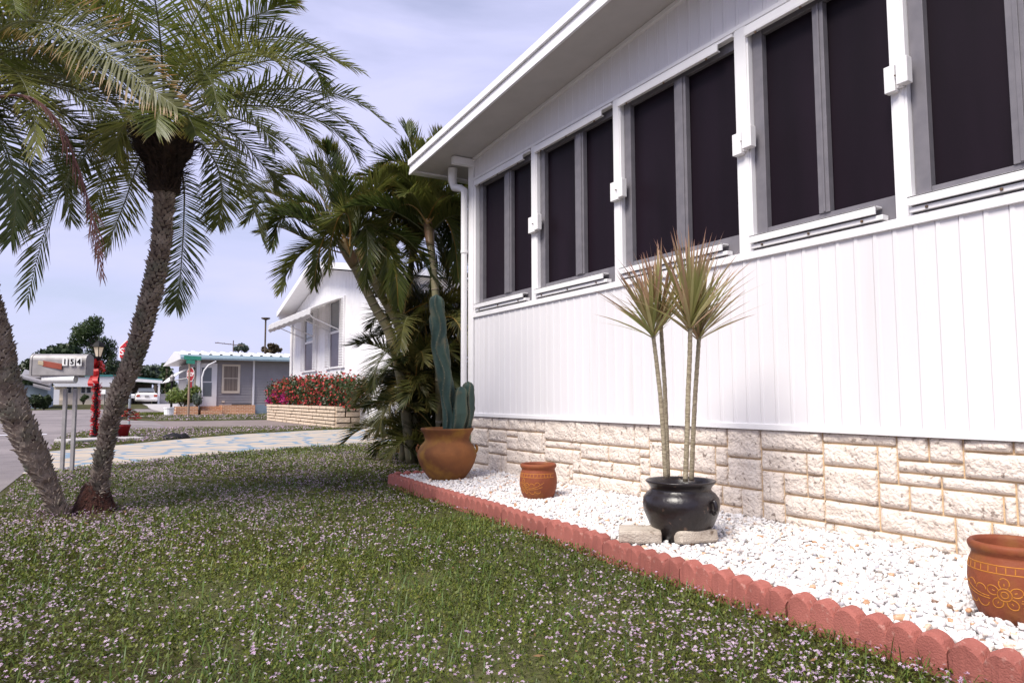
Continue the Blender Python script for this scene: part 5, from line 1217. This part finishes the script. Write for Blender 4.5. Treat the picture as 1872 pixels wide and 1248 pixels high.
b = MB(); b.tube([q, (q.x,q.y,zq)], .055, 8); b.build('post', M['black'], t); b = MB(); b.lathe([(.09,zq),(.14,zq+.2),(.0,zq+.34)], (q.x,q.y,0), 6); b.lathe([(0,zq-.01),(.10,zq)], (q.x,q.y,0), 6); b.build('lantern', M['galv'], t)
q = gp_(309,746,-36.6); b = MB(); b.lathe([(0,0),(.17,0),(.20,.05),(.22,.34),(.24,.35),(.24,.40),(.19,.40),(.17,.3),(0,.3)], (q.x,q.y,0), 14); tag(b.build('white_urn', M['white'], origin=(q.x,q.y,0), fix=False), 'white urn on grass left of the brick planter', 'urn')
t = thing('tv_antenna', gp_(426,650,-44), 'thin television antenna above the grey house roof', 'antenna'); q = ORG[t.name]; b = MB(); b.tube([(q.x,q.y,2.4),(q.x,q.y,gp_(426,622,-44).z)], .03, 5); b.build('mast', M['trunk'], t)
b = MB(); z_ = gp_(426,628.5,-44).z; b.tube([(q.x-.1,q.y-1.0,z_+.05),(q.x,q.y+.55,z_-.08)], .025, 5)
for k in range(5): b.tube([(q.x-.5+.05*k, q.y-.9+.35*k, z_+.04-.03*k),(q.x+.5-.05*k, q.y-.9+.35*k, z_+.04-.03*k)], .015, 4)
b.build('elements', M['trunk'], t)
t = thing('vent_pole', onX(484,655,-60), 'tall thin pole with flat disc top behind the awning', 'pole'); q = ORG[t.name]; zq = onX(484,583,-60).z
b = MB(); b.tube([(q.x,q.y,0),(q.x,q.y,zq)], .07, 6); b.build('pole', M['trunk'], t); b = MB(); b.lathe([(0,zq-.12),(.3,zq),(.36,zq+.03),(.36,zq+.10),(0,zq+.12)], (q.x,q.y,0), 12); b.build('disc', M['trunk'], t)

# ================================================================== FAR CARPORT HOUSE AND CAR
FX = -72.0; FZ = .3
def fb(b, px0, px1, py0, py1, X0, X1, mi=0): yb(b, px0, px1, py0, py1, X0, X1, mi, FX)
t = thing('carport_house', (FX, onX(150,735,FX).y, FZ), 'far cream house with white roof edge and dark open carport', 'house')
b = MB(); fb(b, 96, 204, 705, 740, FX-7, FX); b.build('wall', M['cream'], t)
b = MB(); fb(b, 100, 205, 688, 707, FX-.5, FX+.6); b.build('roof_edge', M['white'], t)
b = MB(); fb(b, 100, 206, 684.5, 688, FX-8, FX+.7); b.build('roof', M['teal'], t)
for (a, c) in ((121,131),(133,141),(148,156.5),(158,167)):
    b = MB(); fb(b, a, c, 706.5, 718.5, FX+.02, FX+.06); w_ = b.build('window', M['signwhite'], t); b = MB(); fb(b, a+.8, c-.8, 707.2, 717.8, FX+.06, FX+.07); b.build('pane', M['carglass'], w_)
b = MB(); fb(b, 105, 205, 731, 740, FX+.02, FX+.25); b.build('low_wall', M['cream'], t)
b = MB(); A, B = onX(200,690,FX), onX(296,697,FX); zA, zB = onX(242,692,FX).z, onX(296,697.5,FX).z
b.add([(FX+.5,A.y,zA+.1),(FX+.5,B.y,zB),(FX-8,B.y,zB),(FX-8,A.y,zA+.1),(FX+.5,A.y,zA+.34),(FX+.5,B.y,zB+.2),(FX-8,B.y,zB+.2),(FX-8,A.y,zA+.34)], [(0,3,2,1),(4,5,6,7),(0,1,5,4),(1,2,6,5),(2,3,7,6),(3,0,4,7)]); b.build('carport_roof', M['teal'], t)
b = MB(); b.add([(FX+.52,A.y,zA-.12),(FX+.52,B.y,zB-.16),(FX+.52,B.y,zB+.1),(FX+.52,A.y,zA+.16)], [(0,1,2,3)]); fb(b, 288, 291.5, 699, 738, FX+.2, FX+.4); b.build('carport_trim', M['white'], t)
b = MB(); fb(b, 204, 288, 699, 739, FX-7.5, FX-7.4); b.build('carport_back', M['trunk'], t)
b = MB(); fb(b, 205, 207.5, 699, 739, FX-7, FX); b.build('carport_side', M['cream'], t)
b = MB(); fb(b, 292, 309, 719.5, 739, FX-.2, FX-.14); b.build('gate', M['pale'], t)
b = MB(); fb(b, 97, 109, 712, 740, FX+.7, FX+.78); tag(b.build('white_gate', M['white'], origin=(FX+.7, onX(103,740,FX).y, FZ)), 'white gate panel at the left end of the cream house', 'gate')
t = thing('yard_sign', gnd(186.5, 742, .2), 'small white board sign on posts before the cream house', 'sign'); q = ORG[t.name]; dq = (q-CAM).dot(FW); p0, p1 = PD(180.5,711.5,dq), PD(193,720,dq); b = MB(); b.obox((p0+p1)/2, RT*((p1-p0).dot(RT)/2), nr*.03, V((0,0,(p0.z-p1.z)/2))); b.build('board', M['signwhite'], t)
b = MB(); b.tube([q-RT*.2, V((q.x,q.y,p1.z))-RT*.2], .03, 5); b.tube([q+RT*.2, V((q.x,q.y,p1.z))+RT*.2], .03, 5); b.build('post', M['black'], t)
qm = gnd(237.5, 747, .15); t = thing('far_mailbox', qm, 'white mailbox on a post near the far driveway', 'mailbox'); dq = (qm-CAM).dot(FW); zq = PD(237,724,dq).z
b = MB(); b.tube([qm,(qm.x,qm.y,zq)], .05, 6); b.build('post', M['white'], t); b = MB(); nrm_s, nrm = nrm, V((1,0,0)); arch(b, V((qm.x,qm.y,0)), V((0,1,0)), .24, zq-.12, zq+.14, .12); nrm = nrm_s; b.build('box', M['white'], t)
# car seen from behind
CX = -71.0; cq = onX(264.5, 737, CX-2.6); cz = .308
car = thing('parked_car', (CX-2.5, cq.y, cz), 'white sedan parked nose-in under the far carport', 'car')
cw = .90
secs = [(-.05,.42,.50,.95),(.05,.30,.40,1.0),(.9,.26,1.0,1.0)]
b = MB()   # body: rings along the length, x from the tail (0) to the nose (-4.7)
prof = lambda hw, z0, zb_, zs: [(-hw*.92,z0),(hw*.92,z0),(hw,z0+.12),(hw,zb_*.75),(hw*.96,zb_),(hw*.80,zs),(-hw*.80,zs),(-hw*.96,zb_),(-hw,zb_*.75),(-hw,z0+.12)]
rings = [(0,.84,.34,.80,.86),(-.10,.90,.24,.92,.98),(-.95,.92,.22,.98,1.04),(-2.4,.92,.22,.96,1.02),(-3.4,.91,.22,.92,.98),(-4.5,.88,.24,.78,.84),(-4.75,.78,.34,.66,.70)]
vs = []
for (x_, hw_, z0, zb_, zs) in rings: vs += [(CX+x_, cq.y+y_, cz+z_) for y_, z_ in prof(hw_, z0, zb_, zs)]
n = 10; b.add(vs, [(i*n+j,i*n+(j+1)%n,(i+1)*n+(j+1)%n,(i+1)*n+j) for i in range(len(rings)-1) for j in range(n)]+[tuple(range(n)), tuple(reversed([(len(rings)-1)*n+j for j in range(n)]))])
b.build('body', M['carpaint'], car, bevel=.04)
b = MB(); cab = [(-.75,.70,1.0,.66,1.02),(-1.25,.76,1.0,.60,1.44),(-2.5,.78,1.0,.60,1.46),(-3.3,.76,.96,.66,1.0)]; vs = []
for (x_, hb, z0, ht, z1) in cab: vs += [(CX+x_, cq.y-hb, cz+z0),(CX+x_, cq.y+hb, cz+z0),(CX+x_, cq.y+ht, cz+z1),(CX+x_, cq.y-ht, cz+z1)]
b.add(vs, [(i*4+j,i*4+(j+1)%4,(i+1)*4+(j+1)%4,(i+1)*4+j) for i in range(3) for j in range(4)]+[(0,1,2,3),(12,13,14,15)]); b.build('roof', M['carpaint'], car, bevel=.05)
b = MB(); b.add([(CX-.78,cq.y-.62,cz+1.06),(CX-.78,cq.y+.62,cz+1.06),(CX-1.22,cq.y+.55,cz+1.38),(CX-1.22,cq.y-.55,cz+1.38)], [(0,1,2,3)]); b.build('rear_window', M['carglass'], car, fix=False)
for s_ in (-1,1):
    b = MB(); b.box(CX-.1, CX+.03, cq.y+s_*.84, cq.y+s_*.56, cz+.66, cz+.84); b.build('tail_lamp', M['tail'], car)
b = MB(); b.box(CX-.04, CX+.08, cq.y-.86, cq.y+.86, cz+.36, cz+.52); b.build('bumper', M['carpaint'], car, bevel=.03)
b = MB(); b.box(CX, CX+.055, cq.y-.17, cq.y+.17, cz+.62, cz+.78); b.build('number_plate', M['galv'], car)
for xw in (CX-.9, CX-3.6):
    for s_ in (-1, 1):
        b = MB(); b.tube([(xw, cq.y+s_*.68, cz+.32),(xw, cq.y+s_*.90, cz+.32)], .32, 16); b.build('wheel', M['tyre'], car)
# left far house with awnings
LX = -52
t = thing('awning_house', (LX, onX(60,735,LX).y, .2), 'dark house with pale sloping awnings at the far left', 'house')
b = MB(); A, B = onX(2,700,LX), onX(88,700,LX); b.box(LX-8, LX, A.y, B.y, 0, onX(60,704,LX).z); b.build('wall', M['bluegrey'], t)
b = MB(); za, zb_ = onX(42,689,LX).z, onX(95,712,LX-1).z
def slab(b, P0, P1, dx, th=.12): b.add([P0, P1, P1+V((dx,0,.5)), P0+V((dx,0,.5)), P0+V((0,0,th)), P1+V((0,0,th)), P1+V((dx,0,.5+th)), P0+V((dx,0,.5+th))], [(0,3,2,1),(4,5,6,7),(0,1,5,4),(1,2,6,5),(2,3,7,6),(3,0,4,7)])
slab(b, onX(38,691,LX+1), onX(92,706,LX+1), -2.5); slab(b, onX(60,706,LX+1.2), onX(92,714,LX+1.2), -2.0); b.build('awning', M['galv'], t)
b = MB(); b.box(LX-8, LX+.3, A.y-.3, B.y+.2, onX(30,690,LX).z, onX(30,684,LX).z); b.build('roof', M['pale'], t)

# ================================================================== FAR TREES
def tree(name, label, base, trunk_h, tr, blobs, n, size, mt, group='trees behind the far houses', limbs=True, flat=.6):
    t = thing(name, base, label, 'tree', group); base = V(base)
    v, f, r_, _ = cloud(blobs, n, size, .35, flat); npmesh('crown', v, f, mt, rnd=r_, parent=t)
    b = MB(); top = base+V((0,0,trunk_h)); b.tube([base, base+V((.1,.05,trunk_h*.5)), top], [tr*1.3, tr, tr*.75], 8)
    if limbs:
        for q in blobs[::2]: b.tube([top-V((0,0,trunk_h*.25)), top.lerp(V(q[:3]), .5)+V((0,0,.3)), V(q[:3])], [tr*.5, tr*.35, tr*.15], 6)
    b.build('trunk', M['trunk'], t)
def tb(px, X): p = onX(px, 735, X); return V((X, p.y, zt(X)))
def bl(spec, X):
    out = []
    for (px, py, rx, ry) in spec:
        p = onX(px, py, X); k = abs(X)/FPX*1.0/ (-ray(px,py).x)*1.0; k = (p-CAM).dot(FW)/FPX
        out.append((X+random.uniform(-.6,.6), p.y, p.z, rx*k*.9, rx*k, ry*k))
    return out
X = -85; tree('oak_tree', 'wide flat-topped dark tree far left behind the mailbox', tb(80,X), 3.2, .3, bl([(62,675,22,14),(85,655,24,14),(105,645,24,12),(125,640,22,14),(75,690,26,14),(100,668,26,18),(125,665,22,20),(52,668,14,10),(45,690,14,14),(60,700,30,14)], X), 4200, .26, M['treedark'])
X = -86; tree('drooping_tree', 'tall tree with drooping feathery crown behind the lantern', tb(172,X), 7, .22, bl([(150,605,17,14),(165,600,18,16),(172,588,10,12),(180,600,9,22),(142,620,14,16),(160,622,20,14),(138,640,10,12)], X), 3600, .20, M['treemid'], flat=.25)
X = -84; tree('drooping_tree', 'weeping dark green tree just right of the lantern', tb(198,X), 5.5, .2, bl([(190,628,12,14),(202,640,12,22),(205,665,10,22),(186,650,12,26),(165,655,14,22),(175,670,18,20),(196,680,14,18)], X), 3200, .20, M['treedark'], flat=.25)
X = -90; tree('round_tree', 'dark rounded tree rising behind the far carport', tb(255,X), 2.5, .25, bl([(228,690,22,14),(250,684,20,14),(270,690,18,12),(215,680,16,18),(240,700,30,14)], X), 2400, .26, M['treedark'])
X = -95; tree('grey_tree', 'pale grey-green tree left of the grey house', tb(283,X), 3.5, .2, bl([(272,678,10,10),(285,676,10,10),(280,690,14,12),(296,690,10,12)], X), 1500, .22, M['treegrey'])
X = -80; tree('slim_tree', 'slim bushy tree close to the left side of the grey house', tb(303,X), 3.5, .2, bl([(302,672,8,9),(308,684,9,12),(300,695,10,14),(312,705,9,16),(306,720,10,16)], X), 1700, .18, M['treemid'])
X = -70; tree('palm_top', 'green tree top showing over the grey house roof', tb(440,X), 3.4, .15, bl([(440,634,8,5),(448,638,6,5),(432,638,6,4)], X), 700, .16, M['treegrey'])
X = -70; tree('brown_tree', 'brownish tree top over the roof below the awning', tb(492,X), 3.2, .15, bl([(483,638,5,5),(493,633,6,6),(502,636,6,6),(510,640,5,4),(495,642,12,5)], X), 900, .15, M['treebrown'])
X = -50
for i, (px, py, rx, ry, lab) in enumerate([(50,722,12,14,'dark clipped bush at the far left beside the leaning trunk'),(66,722,13,15,'dark clipped bush in the middle of the far left row'),(82,724,12,14,'dark clipped bush at the right end of the far left row')]):
    p = onX(px, 738, X); k = (p-CAM).dot(FW)/FPX; bush('dark_bush', lab, 'bush', (X+.8, p.y, zt(X)), rx*k*.9, rx*k, ry*k, 1500, .10, M['treedark'], 8, group='dark bushes before the awning house')
q = onX(152, 735, -70.8); bush('bush', 'small round bush below the cream house windows', 'bush', (-70.8, q.y, .3), .35, .4, .5, 500, .07, M['hedge'], 5)
# horizon vegetation
v = []; blobs = []
for k in range(90):
    px = -500+k*28; X = -130-20*random.random(); p = onX(px, 720, X); blobs.append((X, p.y, 1.2, 4, 4.2, 2.0+1.3*random.random()))
v, f, r_, _ = cloud(blobs, 16000, .45, .4); o = npmesh('treeline', v, f, M['treedark'], rnd=r_); tag(o, 'low dark tree line along the horizon', 'trees', None, 'stuff')
# fallen bits on the lawn near the areca
b = MB(); q = gnd(716, 846)
for k in range(7):
    a = random.uniform(-.5,.5)+2.2; p = V((q.x+random.uniform(-.5,.3), q.y+random.uniform(-.5,.2), .02)); b.tube([p, p+V((math.cos(a)*.2, math.sin(a)*.2, .03)), p+V((math.cos(a+.3)*.42, math.sin(a+.3)*.42, .015))], .006, 5)
tag(b.build('fallen_twigs', M['trunk'], origin=(q.x,q.y,0)), 'dry fallen twigs on the grass before the areca clump', 'twigs', None, 'stuff')

# dry leaf bits on gravel and lawn
lv2, lf2, n2_ = [], [], 0
n = 420; X = rng.uniform(-7.5, -.8, n); Y = rng.uniform(-.4, 3.25, n); ok = (np.abs(Y-edgeY(X)) > .06); X, Y = X[ok], Y[ok]; kp = (Y < edgeY(X)) | (rng.random(len(X)) < .5); X, Y = X[kp], Y[kp]; n = len(X)
z = np.where(Y > edgeY(X), gravz(Y)+.020, .036); a = rng.uniform(0,6.283,n); Lg = rng.uniform(.008,.022,n); d = np.stack([np.cos(a), np.sin(a), rng.normal(0,.25,n)],1); s = np.stack([-np.sin(a), np.cos(a), rng.normal(0,.35,n)],1); p = np.stack([X,Y,z],1)
q = np.stack([p-d*Lg[:,None], p+s*(Lg*.3)[:,None], p+d*Lg[:,None], p-s*(Lg*.3)[:,None]],1)
o = npmesh('leaf_litter', q.reshape(-1,3), (np.arange(n)*4)[:,None]+np.arange(4)[None], M['litter'], rnd=np.repeat(rng.random(n),4)); tag(o, 'small dry brown leaf bits lying on lawn and gravel', 'leaves', None, 'stuff')
